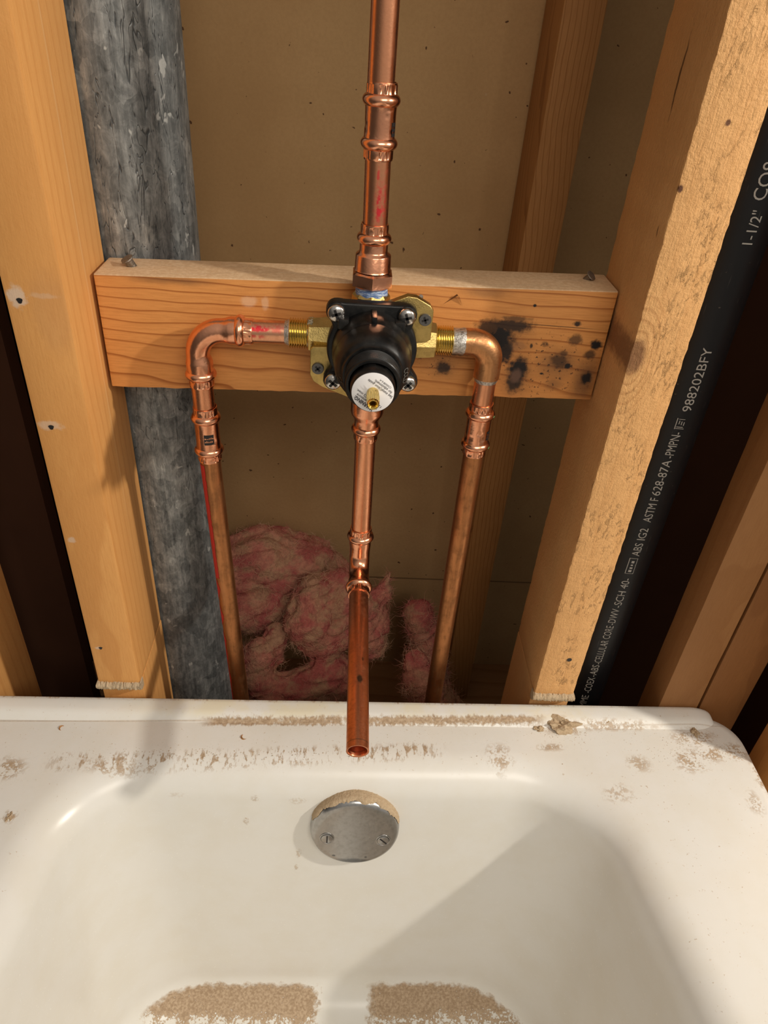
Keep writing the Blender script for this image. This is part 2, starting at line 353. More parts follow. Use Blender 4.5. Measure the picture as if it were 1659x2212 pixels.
g = G('black_abs', 0.42, 0, 0.28); S3 = g.sep(g.pos())
sc = g.step(g.noise(g.comb(g.m('MULTIPLY', S3[0], 12.0), g.m('MULTIPLY', S3[1], 12.0), g.m('MULTIPLY', S3[2], 0.8)), 60.0, 2, 0.6), 0.70, 0.75)
du = g.step(g.noise(g.pos(), 300, 2, 0.5), 0.73, 0.78)
col = g.mix(g.m('MULTIPLY', sc, 0.25), (0.006, 0.006, 0.007), (0.11, 0.10, 0.09)); col = g.mix(g.m('MULTIPLY', du, 0.25), col, (0.2, 0.17, 0.13))
g.color(col); M_ABS = g.mat
g = G('abs_print', 0.6); g.color((0.30, 0.285, 0.26)); M_PRINT = g.mat

M_CU = copper('copper_bright')
M_CU_FIT = copper('copper_fitting', (0.88, 0.41, 0.24), (0.50, 0.19, 0.09), 0.25, 0.21, bump=0.14)
M_CU_OLD = copper('copper_aged', (0.50, 0.215, 0.085), (0.24, 0.11, 0.045), 0.75, 0.40)
def pink(spots_):
    def ex(g, P, col, rg):
        mk = g.m('MULTIPLY', g.spots(P[0], P[2], spots_, 0.45, 420, 0.6), g.step(g.noise(g.pos(), 330, 3, 0.6), 0.40, 0.55, 0.25, 1.0))
        return g.mix(mk, col, (0.70, 0.035, 0.055)), g.m('ADD', rg, g.m('MULTIPLY', mk, 0.2))
    return ex
M_CU_PINK_R = copper('copper_pink_print', extra=pink([(0.1950, 0.436, 0.0048, 0.018, 0.55), (0.1942, 0.436, 0.0024, 0.017, 0.95), (0.1968, 0.438, 0.0018, 0.014, 0.75), (0.1925, 0.454, 0.001, 0.006, 0.8), (0.1975, 0.456, 0.002, 0.002, 0.4)]))
M_CU_PINK_L = copper('copper_pink_stub', (0.80, 0.40, 0.24), extra=pink([(0.117, 0.3515, 0.009, 0.0022, 0.95), (0.1125, 0.3465, 0.0025, 0.0015, 0.7), (0.119, 0.3465, 0.003, 0.0018, 0.6), (0.129, 0.352, 0.006, 0.003, 0.5)]))
def spout_ex(g, P, col, rg):
    mk = g.spots(P[1], P[0], [(-0.093, 0.197, 0.0042, 0.0022, 0.9), (-0.075, 0.199, 0.002, 0.0008, 0.7)], 0.3)
    ln = g.m('MULTIPLY', g.box(P[1], P[2], -0.1420, -0.1412, -1, 1, 0.0004, 0.1), 0.5)
    return g.mix(g.m('MAXIMUM', mk, ln), col, (0.10, 0.085, 0.06)), rg
M_CU_SPOUT = copper('copper_spout', (0.72, 0.29, 0.15), (0.36, 0.12, 0.05), 0.5, 0.30, extra=spout_ex)
M_CU_SWEAT = copper('copper_heated', (0.62, 0.30, 0.13), (0.30, 0.14, 0.06), 0.7, 0.33, bump=0.2)
g = G('green_dope', 0.5); g.color((0.08, 0.20, 0.07)); M_GREEN = g.mat
g = G('red_paint', 0.55); g.color((0.48, 0.012, 0.012)); M_RED = g.mat
g = G('black_ink', 0.5); g.color((0.012, 0.010, 0.010)); M_INK = g.mat
def brass(name, base, rough, bumpk):
    g = G(name, rough, 1.0); n1 = g.noise(g.pos(), 150, 4, 0.6); n2 = g.noise(g.pos(), 900, 3, 0.6)
    g.color(g.mix(g.step(n1, 0.4, 0.7, 0, 0.5), base, tuple(c*0.55 for c in base))); g.bump(n2, bumpk, 0.0006); return g.mat
M_BRASS = brass('cast_brass', (0.60, 0.43, 0.155), 0.36, 0.35)
M_BRASS_T = brass('cut_brass', (0.82, 0.60, 0.18), 0.20, 0.05)
g = G('solder', 0.33, 0.9); n1 = g.noise(g.pos(), 500, 4, 0.7); g.color(g.mix(g.step(n1, 0.30, 0.62), (0.26, 0.235, 0.21), (0.66, 0.62, 0.57))); g.bump(n1, 0.6, 0.0012); M_SOLDER = g.mat
g = G('pipe_dope', 0.55); n1 = g.noise(g.pos(), 600, 3, 0.6); g.color(g.mix(g.step(n1, 0.4, 0.65), (0.16, 0.12, 0.06), (0.46, 0.40, 0.28))); g.bump(n1, 0.6, 0.001); M_DOPE = g.mat
g = G('blue_sealant', 0.5); S3 = g.sep(g.pos()); n1 = g.noise(g.comb(S3[0], S3[1], g.m('MULTIPLY', S3[2], 4.0)), 260, 3, 0.6)
g.color(g.mix(g.step(n1, 0.42, 0.62), (0.13, 0.22, 0.46), (0.50, 0.60, 0.75))); g.bump(n1, 0.8, 0.001); M_BLUE = g.mat
g = G('black_nylon', 0.36, 0, 0.32); n1 = g.noise(g.pos(), 120, 4, 0.6)
g.color(g.mix(g.step(n1, 0.4, 0.75), (0.006, 0.006, 0.006), (0.016, 0.014, 0.012))); g.rough(g.step(n1, 0.3, 0.7, 0.28, 0.45)); g.bump(g.noise(g.pos(), 700, 2), 0.06, 0.0005); M_NYLON = g.mat
g = G('moulded_letter', 0.5); g.color((0.10, 0.095, 0.085)); M_LETTER = g.mat
g = G('stainless_screw', 0.2, 1.0); n1 = g.noise(g.pos(), 400, 3); g.color((0.55, 0.52, 0.49)); g.bump(n1, 0.15, 0.0005); M_STEEL = g.mat
g = G('black_oxide', 0.4, 0.6); g.color((0.13, 0.125, 0.12)); M_OXIDE = g.mat
g = G('white_label', 0.35); g.color((0.82, 0.80, 0.80)); M_LABEL = g.mat
g = G('label_ink', 0.5); g.color((0.05, 0.045, 0.05)); M_LINK = g.mat
g = G('nail_steel', 0.5, 0.8); n1 = g.noise(g.pos(), 700, 3); g.color(g.mix(n1, (0.12, 0.10, 0.08), (0.40, 0.35, 0.29))); g.bump(n1, 0.5, 0.001); M_NAIL = g.mat

# bathtub enamel with plaster dirt
TUB_TILT = 0.0138
g = G('white_enamel', 0.28, 0, 0.45); P = g.sep(g.pos()); u, v, z = P
z2 = g.m('SUBTRACT', z, g.m('MULTIPLY', g.m('SUBTRACT', u, 0.26), TUB_TILT))
n_big = g.noise(g.pos(), 22.0, 5, 0.65); n_mid = g.noise(g.pos(), 110.0, 4, 0.65); n_fine = g.noise(g.pos(), 420.0, 3, 0.6)
strk = g.noise(g.comb(u, g.m('MULTIPLY', v, 0.28), z), 330.0, 4, 0.65)
base = g.mix(g.step(n_big, 0.35, 0.7), (0.79, 0.775, 0.73), (0.77, 0.745, 0.68))
deck = g.step(z2, -0.016, -0.008)
bandA = g.m('SUBTRACT', v, g.m('MULTIPLY', g.m('SUBTRACT', u, 0.06), 0.017))
A1 = g.m('MULTIPLY', g.box(u, g.m('ADD', bandA, g.m('MULTIPLY', g.m('SUBTRACT', strk, 0.5), 0.010)), 0.062, 0.375, -0.0268, -0.0205, 0.010, 0.0016), g.step(n_mid, 0.25, 0.45))
A2 = g.m('MULTIPLY', g.box(u, bandA, -0.16, 0.09, -0.0232, -0.0222, 0.02, 0.0007), 0.7)
A3 = g.m('MULTIPLY', g.box(u, bandA, 0.36, 0.56, -0.0285, -0.0275, 0.02, 0.0006), 0.45)
lineB = g.m('ADD', v, g.m('SUBTRACT', 0.0635, g.m('MULTIPLY', u, 0.052)))
B1 = g.m('MULTIPLY', g.box(u, lineB, -0.060, 0.275, -0.009, 0.006, 0.012, 0.004), g.step(g.m('ADD', g.m('MULTIPLY', strk, 0.65), g.m('MULTIPLY', n_mid, 0.35)), 0.50, 0.58))
B1 = g.m('MULTIPLY', B1, g.step(g.noise(g.comb(u, 0.0, 0.0), 55.0, 3, 0.6), 0.36, 0.52))
pat = g.spots(u, v, [(0.517, -0.033, 0.022, 0.011, 1), (0.530, -0.050, 0.022, 0.010, 1), (0.505, -0.058, 0.018, 0.014, 1), (0.551, -0.048, 0.012, 0.012, 1), (0.563, -0.072, 0.007, 0.020, 1), (0.546, -0.10, 0.008, 0.012, 0.8),
    (0.428, -0.092, 0.014, 0.010, 0.7), (0.329, -0.056, 0.014, 0.014, 0.9), (0.378, -0.046, 0.013, 0.005, 0.9), (0.395, -0.024, 0.022, 0.009, 1), (-0.0765, -0.118, 0.006, 0.007, 1.2), (-0.095, -0.0746, 0.016, 0.012, 1), (0.44, -0.022, 0.05, 0.006, 0.8), (-0.01, -0.070, 0.03, 0.008, 0.9), (0.455, -0.062, 0.012, 0.01, 0.8)], 0.3, 120, 0.7)
pat = g.m('MULTIPLY', pat, g.step(g.m('ADD', g.m('MULTIPLY', n_fine, 0.5), g.m('MULTIPLY', n_mid, 0.5)), 0.47, 0.56))
spk = g.m('MULTIPLY', g.step(n_fine, 0.65, 0.71), g.step(n_mid, 0.42, 0.60))
spk = g.m('MULTIPLY', spk, g.m('ADD', g.m('MULTIPLY', deck, 0.75), 0.03))
lipdust = g.m('MULTIPLY', g.m('MULTIPLY', g.step(v, -0.006, -0.002), g.step(g.m('ADD', g.m('MULTIPLY', strk, 0.6), g.m('MULTIPLY', g.noise(g.comb(u, 0, 0), 30, 3), 0.5)), 0.54, 0.66)), g.step(u, 0.40, 0.5, 1.0, 0.2))
yel = g.m('MULTIPLY', g.m('MULTIPLY', g.box(u, v, 0.02, 0.42, -0.020, -0.001, 0.06, 0.004), g.step(n_big, 0.40, 0.65)), 0.45)
uu = g.m('ADD', u, g.m('MULTIPLY', g.m('SUBTRACT', n_mid, 0.5), 0.035)); zz = g.m('ADD', z2, g.m('MULTIPLY', g.m('SUBTRACT', n_mid, 0.5), 0.016))
f_l = g.box(uu, zz, 0.004, 0.174, -1.0, -0.288, 0.004, 0.003)
f_r = g.box(uu, zz, 0.228, 0.418, -1.0, -0.288, 0.006, 0.003)
fl = g.m('MAXIMUM', f_l, f_r)
thr = g.m('ADD', g.step(v, -0.160, -0.146, 0.49, 0.33), g.m('MULTIPLY', g.m('SUBTRACT', n_big, 0.5), 0.25))
fl = g.m('MULTIPLY', fl, g.step(g.m('SUBTRACT', g.m('ADD', g.m('MULTIPLY', n_fine, 0.55), g.m('MULTIPLY', n_mid, 0.45)), thr), -0.02, 0.05))
drip = g.spots(u, z2, [(0.113, -0.033, 0.004, 0.004, 0.6), (0.105, -0.060, 0.003, 0.006, 0.6), (0.152, -0.10, 0.003, 0.006, 0.6), (0.150, -0.118, 0.002, 0.004, 0.6), (0.150, -0.035, 0.008, 0.004, 0.4), (0.046, -0.030, 0.008, 0.003, 0.3)], 0.4, 300, 0.6)
drip = g.m('MULTIPLY', drip, g.step(n_fine, 0.42, 0.6))
dirt = A1
for q in (A2, A3, B1, pat, spk, lipdust, fl, drip): dirt = g.m('MAXIMUM', dirt, q)
col = g.mix(yel, base, (0.80, 0.70, 0.42))
dc = g.mix(g.step(n_fine, 0.3, 0.7), (0.34, 0.235, 0.145), (0.52, 0.39, 0.265))
col = g.mix(dirt, col, dc)
g.color(col); g.rough(g.m('ADD', 0.27, g.m('MULTIPLY', dirt, 0.6))); g.bump(g.m('ADD', g.m('MULTIPLY', dirt, g.m('ADD', n_fine, 0.6)), g.m('MULTIPLY', n_big, 0.12)), 0.3, 0.0007); M_TUB = g.mat
g = G('plaster_dust', 0.95, 0, 0.1); n1 = g.noise(g.pos(), 500, 3, 0.6); g.color(g.mix(n1, (0.36, 0.25, 0.15), (0.62, 0.49, 0.33))); g.bump(n1, 0.6, 0.0015); M_DUST = g.mat
g = G('brushed_plate', 0.24, 1.0); n1 = g.noise(g.pos(), 260, 4, 0.65)
n2 = g.step(g.noise(g.pos(), 500, 2, 0.5), 0.70, 0.76)
col = g.mix(g.step(n1, 0.4, 0.7, 0, 0.5), (0.44, 0.435, 0.43), (0.30, 0.295, 0.29)); col = g.mix(g.m('MULTIPLY', n2, 0.5), col, (0.75, 0.68, 0.58))
pz = g.sep(g.pos()); st = g.spots(pz[0], pz[2], [(0.201, -0.1010, 0.022, 0.0095, 0.75), (0.184, -0.0885, 0.0018, 0.0014, 0.8), (0.213, -0.0900, 0.0012, 0.0012, 0.7)], 0.2, 200, 0.3)
col = g.mix(st, col, (0.10, 0.11, 0.125))
g.color(col); g.bump(n1, 0.08, 0.0005); M_PLATEM = g.mat
g = G('pink_fibreglass', 0.95, 0, 0.05); n1 = g.noise(g.pos(), 26.0, 4, 0.6); n2 = g.noise(g.pos(), 240.0, 4, 0.7); n3 = g.noise(g.vm('ADD', g.pos(), (2, 7, 1)), 34.0, 3, 0.6)
col = g.mix(g.step(n1, 0.38, 0.62), (0.58, 0.15, 0.13), (0.76, 0.35, 0.23)); col = g.mix(g.step(n3, 0.46, 0.62, 0, 0.85), col, (0.62, 0.38, 0.22))
col = g.mix(g.step(n2, 0.35, 0.7, 0, 0.4), col, (0.28, 0.09, 0.075))
g.color(col); g.bump(n2, 0.9, 0.004); M_PINK = g.mat

g = G('loose_fibre', 0.95, 0, 0.05); n1 = g.noise(g.pos(), 30.0, 3, 0.6); g.color(g.mix(g.step(n1, 0.4, 0.6), (0.62, 0.22, 0.18), (0.66, 0.40, 0.26))); M_FIBRE = g.mat

# ------------------------------------------------------------------ setting
FLOOR_Z = -0.402
bm = bmesh.new(); add_box(bm, (-0.5, 0.385, FLOOR_Z), (1.6, 0.398, 1.25)); struct(obj('wall_back', bm, M_PAPER, None, False))
bm = bmesh.new(); add_box(bm, (-0.9, -2.2, FLOOR_Z-0.02), (1.8, 0.398, FLOOR_Z)); struct(obj('floor', bm, M_FLOOR, None, False))
bm = bmesh.new(); add_box(bm, (-0.5, 0.365, FLOOR_Z), (-0.045, 0.384, 1.25)); struct(obj('left_shade_panel', bm, M_GAP_SHADE, None, False))  # added black panel covering the drywall, stands in for deep shade
bm = bmesh.new(); add_box(bm, (-0.5, 0.16, FLOOR_Z), (-0.125, 0.18, 1.25)); tag(obj('shade_board', bm, M_BAY_SHADE), 'added dark brown board standing in for shade deep behind the left stud', 'board')  # added board, its dark colour paints the shade of the left bay
bm = bmesh.new(); add_box(bm, (0.495, 0.25, FLOOR_Z), (0.66, 0.384, 1.25)); add_box(bm, (0.66, -0.02, FLOOR_Z), (0.70, 0.384, 1.25)); struct(obj('right_shade_panels', bm, M_BAY_SHADE, None, False))  # added dark panels that close off the right bay and keep it dark

# ------------------------------------------------------------------ framing lumber
def ragged(bm, amp, sc=40.0, face=None):
    for v in bm.verts:
        n = Vector((mnoise.noise(v.co*sc), mnoise.noise(v.co*sc + Vector((7, 3, 1))), 0.0)); v.co += n*amp
def stud(name, lo, hi, mat, bevel=0.0015, cuts=60, amp=0.0, notch=False):
    bm = bmesh.new(); add_box(bm, lo, hi, bevel)
    es = [e for e in bm.edges if abs(e.verts[0].co.z - e.verts[1].co.z) > 0.3]
    bmesh.ops.subdivide_edges(bm, edges=es, cuts=cuts, use_grid_fill=True)
    if amp: ragged(bm, amp, 60.0)
    return obj(name, bm, mat, None, True, 30)
def notched_stud(name, x0, x1, mat, label, amp, seed, bevel=0.0016):
    """2x4 with its lower front corner cut back for the tub's flange and a torn line of plaster paper at the cut."""
    t = thing(name, label, 'stud', ((x0+x1)/2, 0.0425, FLOOR_Z))
    bm = bmesh.new(); add_box(bm, (x0, 0.0, 0.0125), (x1, 0.085, 1.25), bevel)
    es = [e for e in bm.edges if abs(e.verts[0].co.z - e.verts[1].co.z) > 0.3]
    bmesh.ops.subdivide_edges(bm, edges=es, cuts=260, use_grid_fill=True)
    if amp: ragged(bm, amp, 150.0)
    obj('upper_length', bm, mat, t, True, 30)
    bm = bmesh.new(); add_box(bm, (x0, 0.006, FLOOR_Z), (x1, 0.085, 0.0125), 0.0008); obj('foot', bm, mat, t)
    rnd = random.Random(seed); bm = bmesh.new(); n = 46
    rows = []
    for j in range(5):
        row = []
        for i in range(n+1):
            x = x0-0.001 + (x1-x0+0.002)*i/n; zz = 0.0155 - 0.0085*j/4 + (rnd.random()-.5)*0.0018 - (0.0025*rnd.random() if j == 4 else 0)
            y = -0.0006 - [0.0, 0.0022, 0.0028, 0.002, -0.003][j] - rnd.random()*0.0016
            row.append(bm.verts.new((x, y, zz)))
        rows.append(row)
    for j in range(4):
        for i in range(n): bm.faces.new((rows[j][i], rows[j+1][i], rows[j+1][i+1], rows[j][i+1]))
    r = bmesh.ops.extrude_face_region(bm, geom=list(bm.faces))
    for v_ in [q for q in r['geom'] if isinstance(q, bmesh.types.BMVert)]: v_.co.y = 0.0065
    bmesh.ops.recalc_face_normals(bm, faces=bm.faces)
    obj('torn_edge', bm, M_DUST, t, True, 60)
    return t
ls = notched_stud('wall_stud', -0.038, 0.0, M_STUD_L, 'smooth honey pine wall stud left of the grey vent pipe, with chalky nail holes', 0.0, 1, 0.0026)
bm = bmesh.new()
for (x, z, r) in [(-0.0288, 0.3722, 0.0016), (-0.0272, 0.2816, 0.0016), (-0.0284, 0.0598, 0.0013)]:
    bm = bmesh.new(); add_lathe(bm, (x, -0.0003, z), (0, 1, 0), [(0, r*1.15), (0.0002, r*1.1), (0.0004, r), (0.0006, r*0.5)], 20, lambda s, t: 0.0002*math.sin(3*t)+0.0001*math.sin(5*t)); obj('nail_hole', bm, M_INK, ls)
rs = notched_stud('wall_stud', 0.368, 0.406, M_STUD_R, 'rough sawn pale pine wall stud with a big knot, left of the black drain pipe', 0.0007, 2, 0.0022)
bm = bmesh.new(); add_lathe(bm, (0.3916, -0.0003, 0.0624), (0, 1, 0), [(0, 0.0022), (0.0003, 0.0018), (0.0006, 0.001)], 14); obj('nail_hole', bm, M_INK, rs)
tag(stud('wall_stud', (0.3522, 0.3074, -0.364), (0.3902, 0.384, 1.25), M_STUD_B, amp=0.0), 'reddish brown back row stud standing behind the right hand feed pipe', 'stud')
tag(stud('wall_stud', (-0.190, 0.0, FLOOR_Z), (-0.143, 0.085, 1.25), M_STUD_L), 'half hidden stud at the far left edge above the tub rim', 'stud')
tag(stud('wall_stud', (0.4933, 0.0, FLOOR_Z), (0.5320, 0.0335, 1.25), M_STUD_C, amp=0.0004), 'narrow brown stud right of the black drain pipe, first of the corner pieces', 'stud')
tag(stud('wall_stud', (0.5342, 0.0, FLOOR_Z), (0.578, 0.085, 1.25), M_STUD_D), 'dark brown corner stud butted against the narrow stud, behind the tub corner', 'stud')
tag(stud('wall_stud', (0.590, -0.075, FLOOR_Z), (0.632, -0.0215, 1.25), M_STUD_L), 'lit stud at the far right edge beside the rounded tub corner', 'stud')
bm = bmesh.new(); add_box(bm, (-0.31, 0.296, FLOOR_Z), (0.655, 0.384, -0.364), 0.0015); tag(obj('sole_plate', bm, M_PLATE), 'dusty floor plate under the back row stud at the bottom of the wall cavity', 'floor plate')

# blocking between the studs
blk = thing('wood_block', 'charred fir crosspiece nailed between the two front studs behind the shower valve', 'wood block', (0.1845, 0.066, 0.2965))
BT = 0.0256
def tilt_block(bm):
    for v in bm.verts: v.co.z += (v.co.x - 0.184)*BT
bm = bmesh.new(); add_box(bm, (0.0030, 0.047, 0.2960), (0.3668, 0.085, 0.3806), 0.0012)
bmesh.ops.subdivide_edges(bm, edges=[e for e in bm.edges if abs(e.verts[0].co.x - e.verts[1].co.x) > 0.2], cuts=160, use_grid_fill=True)
for v in bm.verts:
    if v.co.z < 0.31: v.co.z += 0.0007*mnoise.noise(Vector((v.co.x*90, 0, 3)))
tilt_block(bm); obj('board', bm, M_BLOCK, blk, True, 30)
def nail(bm, base, d, L, r, hr):
    add_lathe(bm, base, d, [(-0.006, r), (L*0.55, r), (L*0.8, r*1.2), (L*0.86, hr*0.8), (L*0.9, hr), (L, hr*0.95), (L*1.02, hr*0.6)], 16, lambda s, t: 0.00022*math.sin(5*t+1) if s > 0 else 0)
bm = bmesh.new(); nail(bm, (0.0245, 0.0665, 0.3762), (-0.40, -0.25, 0.85), 0.0068, 0.0030, 0.0047); obj('nail', bm, M_NAIL, blk)['label'] = 'bent grey nail head at the left end'
bm = bmesh.new(); nail(bm, (0.3500, 0.0725, 0.3845), (0.5, -0.4, 0.75), 0.0052, 0.0022, 0.0040); obj('nail', bm, M_NAIL, blk)['label'] = 'flattened nail head at the right end'
bm = bmesh.new(); add_lathe(bm, (0.2262, 0.050, 0.3655), (0.12, -0.55, 0.75), [(0, 0.0016), (0.0115, 0.0016), (0.012, 0.0013)], 14, lambda s, t: 0.00012*math.sin(s*9000)); obj('nail', bm, M_NAIL, blk)['label'] = 'grey screw shank poking up behind the brass ear'
bm = bmesh.new()
v = [bm.verts.new(p) for p in [(0.2440, 0.0466, 0.3690), (0.2528, 0.0455, 0.3772), (0.2548, 0.0462, 0.3752), (0.2580, 0.0467, 0.3690), (0.2536, 0.0440, 0.3768)]]
for f in [(0, 1, 4), (1, 2, 4), (2, 3, 4)]: bm.faces.new([v[i] for i in f])
bmesh.ops.solidify(bm, geom=list(bm.faces), thickness=0.0004); obj('splinter', bm, M_STUD_C, blk)

# ------------------------------------------------------------------ vent and drain pipes
VX, VY, VR = 0.0058, 0.139, 0.0508
bm = bmesh.new(); n = 90
add_lathe(bm, (VX, VY, FLOOR_Z), (0, 0, 1), [(1.62*i/n, VR) for i in range(n+1)], 72, lambda s, t: 0.0005*mnoise.noise(Vector((math.cos(t)*2.5, math.sin(t)*2.5, s*7))))
tag(obj('vent_pipe', bm, M_GALV), 'fat mottled grey galvanised vent pipe beside the left stud', 'vent pipe')
AX, AY, AR = 0.4343, 0.050, 0.0241
drn = thing('drain_pipe', 'black plastic drain pipe with pale printed lettering right of the rough stud', 'drain pipe', (AX, AY, FLOOR_Z))
bm = bmesh.new(); add_lathe(bm, (AX, AY, FLOOR_Z), (0, 0, 1), [(0, AR), (0.4, AR), (0.8, AR), (1.62, AR)], 64); obj('tube', bm, M_ABS, drn)
def abs_fn(z0, ang, rr=AR+0.00035):
    def fn(x, y):
        a = math.radians(ang) - y/AR
        return Vector((AX + rr*math.sin(a), AY - rr*math.cos(a), z0 + x))
    return fn
bm = bmesh.new()
for txt, z0, z1, ang, sz in [('CO8', 0.4545, 0.4765, 4, 0.0118), ('1-1/2"', 0.4275, 0.4485, 9, 0.0100)]:
    add_text(bm, txt, sz, abs_fn(z0, ang), 0.0, z1-z0)
obj('size_lettering', bm, M_PRINT, drn, False)
bm = bmesh.new()
for txt, z0, z1, ang, sz in [('988202BFY', 0.3055, 0.3560, 5, 0.0098), ('-PMPN-', 0.2645, 0.2875, 2, 0.0098), ('628-87A', 0.2290, 0.2625, 2, 0.0098), ('ASTM F', 0.2020, 0.2265, 3, 0.0098),
        ('IG2', 0.1830, 0.1955, 4, 0.0098), ('ABS', 0.1655, 0.1795, 4, 0.0098), ('-SCH 40-', 0.1050, 0.1400, 3, 0.0098), ('-DWV', 0.0830, 0.1030, 3, 0.0098), ('-CELLULAR CORE', 0.0300, 0.0815, 3, 0.0098), ('-ABS', 0.0120, 0.0285, 2, 0.0098), ('-COEX', -0.0120, 0.0105, 2, 0.0098), ('MME', -0.0330, -0.0160, 2, 0.0098)]:
    add_text(bm, txt, sz, abs_fn(z0, ang), 0.0, z1-z0)
def abs_rect(bm, z0, z1, y0, y1, ang, n=5):
    f = abs_fn(0, ang); a = [bm.verts.new(f(z0, y0+(y1-y0)*i/n)) for i in range(n+1)]; b = [bm.verts.new(f(z1, y0+(y1-y0)*i/n)) for i in range(n+1)]
    for i in range(n): bm.faces.new((a[i], b[i], b[i+1], a[i+1]))
for (z0, z1, y0, y1) in [(0.1455, 0.1630, 0.0062, 0.0068), (0.1455, 0.1630, -0.0004, 0.0), (0.1455, 0.1459, 0, 0.0066), (0.1626, 0.1630, 0, 0.0066), (0.1475, 0.1500, 0.0018, 0.0045), (0.1512, 0.1530, 0.0018, 0.0042), (0.1545, 0.1560, 0.0022, 0.004), (0.1575, 0.160, 0.0018, 0.0042),
        (0.290, 0.2995, 0.0064, 0.007), (0.2905, 0.291, 0.0, 0.0062), (0.2918, 0.2924, 0.001, 0.0058), (0.2935, 0.2965, 0.0008, 0.0014), (0.294, 0.297, 0.0026, 0.0032), (0.2945, 0.2975, 0.0044, 0.005), (0.2985, 0.2989, 0.001, 0.0056)]:
    abs_rect(bm, z0, z1, y0, y1, 3)
obj('lettering', bm, M_PRINT, drn, False)['label'] = 'pale grey printed lettering'

# ------------------------------------------------------------------ copper plumbing
PR = 0.00795
def ticks(seed):
    rnd = random.Random(seed); tab = [rnd.choice((0, 0, 1, 1, -1)) for _ in range(44)]
    def f(s, t): return 0.00028*tab[int(t/(2*math.pi)*44) % 44] if 0.0012 < s < 0.0056 else 0.0
    return f
def press_end(par, p0, d, seed, k=1.0):
    p0 = Vector(p0)
    bm = bmesh.new(); add_lathe(bm, p0, d, [(0, 0.0081), (0.0001, 0.0088), (0.001, 0.00895), (0.0013, 0.0088), (0.0055, 0.0088), (0.0058, 0.0090), (0.0066, 0.0092)], 88, ticks(seed), False, False); obj('collar', bm, M_CU_FIT, par)
    bm = bmesh.new(); add_lathe(bm, p0, d, [(0.0058+0.0066*i/14, 0.0090 + 0.0022*math.sin(math.pi*i/14)**0.7) for i in range(15)], 48, lambda s, t: 0.00006*math.sin(6*t), False, False); obj('bead', bm, M_CU_FIT, par)
def dents(seed):
    rnd = random.Random(seed); pat = [(rnd.uniform(0, 6.28), rnd.uniform(0.1, 0.9), rnd.uniform(0.10, 0.3), rnd.uniform(.0008, .002)) for _ in range(10)]
    def f(s, t, L):
        h = 0
        for a, q, w_, l_ in pat:
            dt = abs((t-a+math.pi) % (2*math.pi) - math.pi)
            if dt < w_ and abs(s-q*L) < l_: h -= 0.00022
        return h
    return f
def coupling(name, label, top, L, seed, mark=None, axis=(0, 0, -1)):
    t = thing(name, label, 'pipe coupling', Vector(top) + Vector(axis)*L)
    top = Vector(top); ax = Vector(axis).normalized()
    press_end(t, top, ax, seed); press_end(t, top + ax*L, -ax, seed+1)
    sl = L - 0.0236; fn = dents(seed)
    bm = bmesh.new(); add_lathe(bm, top + ax*0.0118, ax, [(sl*i/24, 0.0092 + (0.0003*(abs(i-12)/12)**4)) for i in range(25)], 72, lambda s, tt: fn(s, tt, sl), False, False); obj('sleeve', bm, M_CU_FIT, t)
    if mark:
        a0, z0, wd, hh = mark; bm = bmesh.new()
        def rect(da0, da1, h0, h1, rr):
            n = 8; c = top; A = []; B = []
            for i in range(n+1):
                a = a0 + da0 + (da1-da0)*i/n
                A.append(bm.verts.new((c.x + rr*math.sin(a), c.y - rr*math.cos(a), h0))); B.append(bm.verts.new((c.x + rr*math.sin(a), c.y - rr*math.cos(a), h1)))
            for i in range(n): bm.faces.new((A[i], A[i+1], B[i+1], B[i]))
        rect(-wd/2, wd/2, z0, z0+hh, 0.00945); o = obj('printed_mark', bm, M_INK, t); o['label'] = 'small black printed patch'
        bm = bmesh.new(); rnd = random.Random(seed)
        for row in (0.25, 0.58):
            x = -wd*0.42
            while x < wd*0.36:
                wl = rnd.uniform(0.04, 0.09); rect(x, x+wl, z0+hh*row, z0+hh*(row+0.06+0.14*rnd.random()), 0.0095); x += wl+0.04
        obj('scratched_letters', bm, M_CU_FIT, o)
    return t
def pipe(name, label, a, b, mat, r=PR, n=12, hollow=False, extra=None):
    a, b = Vector(a), Vector(b); bm = bmesh.new(); L = (b-a).length
    prof = [(L*i/n, r) for i in range(n+1)]
    if extra: prof = extra(L)
    add_lathe(bm, a, b-a, prof, 48, None, True, not hollow)
    if hollow:
        add_lathe(bm, b, a-b, [(0, r), (0.0002, r-0.0004), (0.0002, r-0.0012), (0.001, r-0.0015), (0.05, r-0.0015), (L*0.9, r-0.0015)], 48, None, False, True)
        bmesh.ops.remove_doubles(bm, verts=bm.verts, dist=1e-6)
    o = obj(name, bm, mat); tag(o, label, 'pipe'); return o

YP = 0.030; RX = 0.1920
pipe('copper_pipe', 'long copper riser running up out of the top of the picture', (RX-0.0008, YP, 0.4990), (RX-0.002, YP, 1.20), M_CU)
coupling('press_coupling', 'upper copper press coupling on the riser pipe, highest of the couplings', (RX, YP, 0.5030), 0.0410, 11, (1.05, 0.4755, 0.42, 0.0075))
pipe('copper_pipe', 'short copper riser length with smeared pink print above the hex adapter', (RX+0.0006, YP, 0.4215), (RX, YP, 0.4650), M_CU_PINK_R)
ad = thing('female_adapter', 'copper adapter with hex base screwed on the top of the shower valve', 'pipe adapter', (RX+0.0006, YP, 0.3850))
press_end(ad, (RX+0.0004, YP, 0.4250), (0, 0, -1), 21)
bm = bmesh.new(); add_lathe(bm, (RX+0.0005, YP, 0.4132), (0, 0, -1), [(0, 0.0092), (0.005, 0.0092), (0.0062, 0.0096), (0.0072, 0.0112), (0.0078, 0.0116), (0.0165, 0.0119), (0.0175, 0.0124)], 48, None, False, False); obj('body', bm, M_CU_FIT, ad)
bm = bmesh.new()
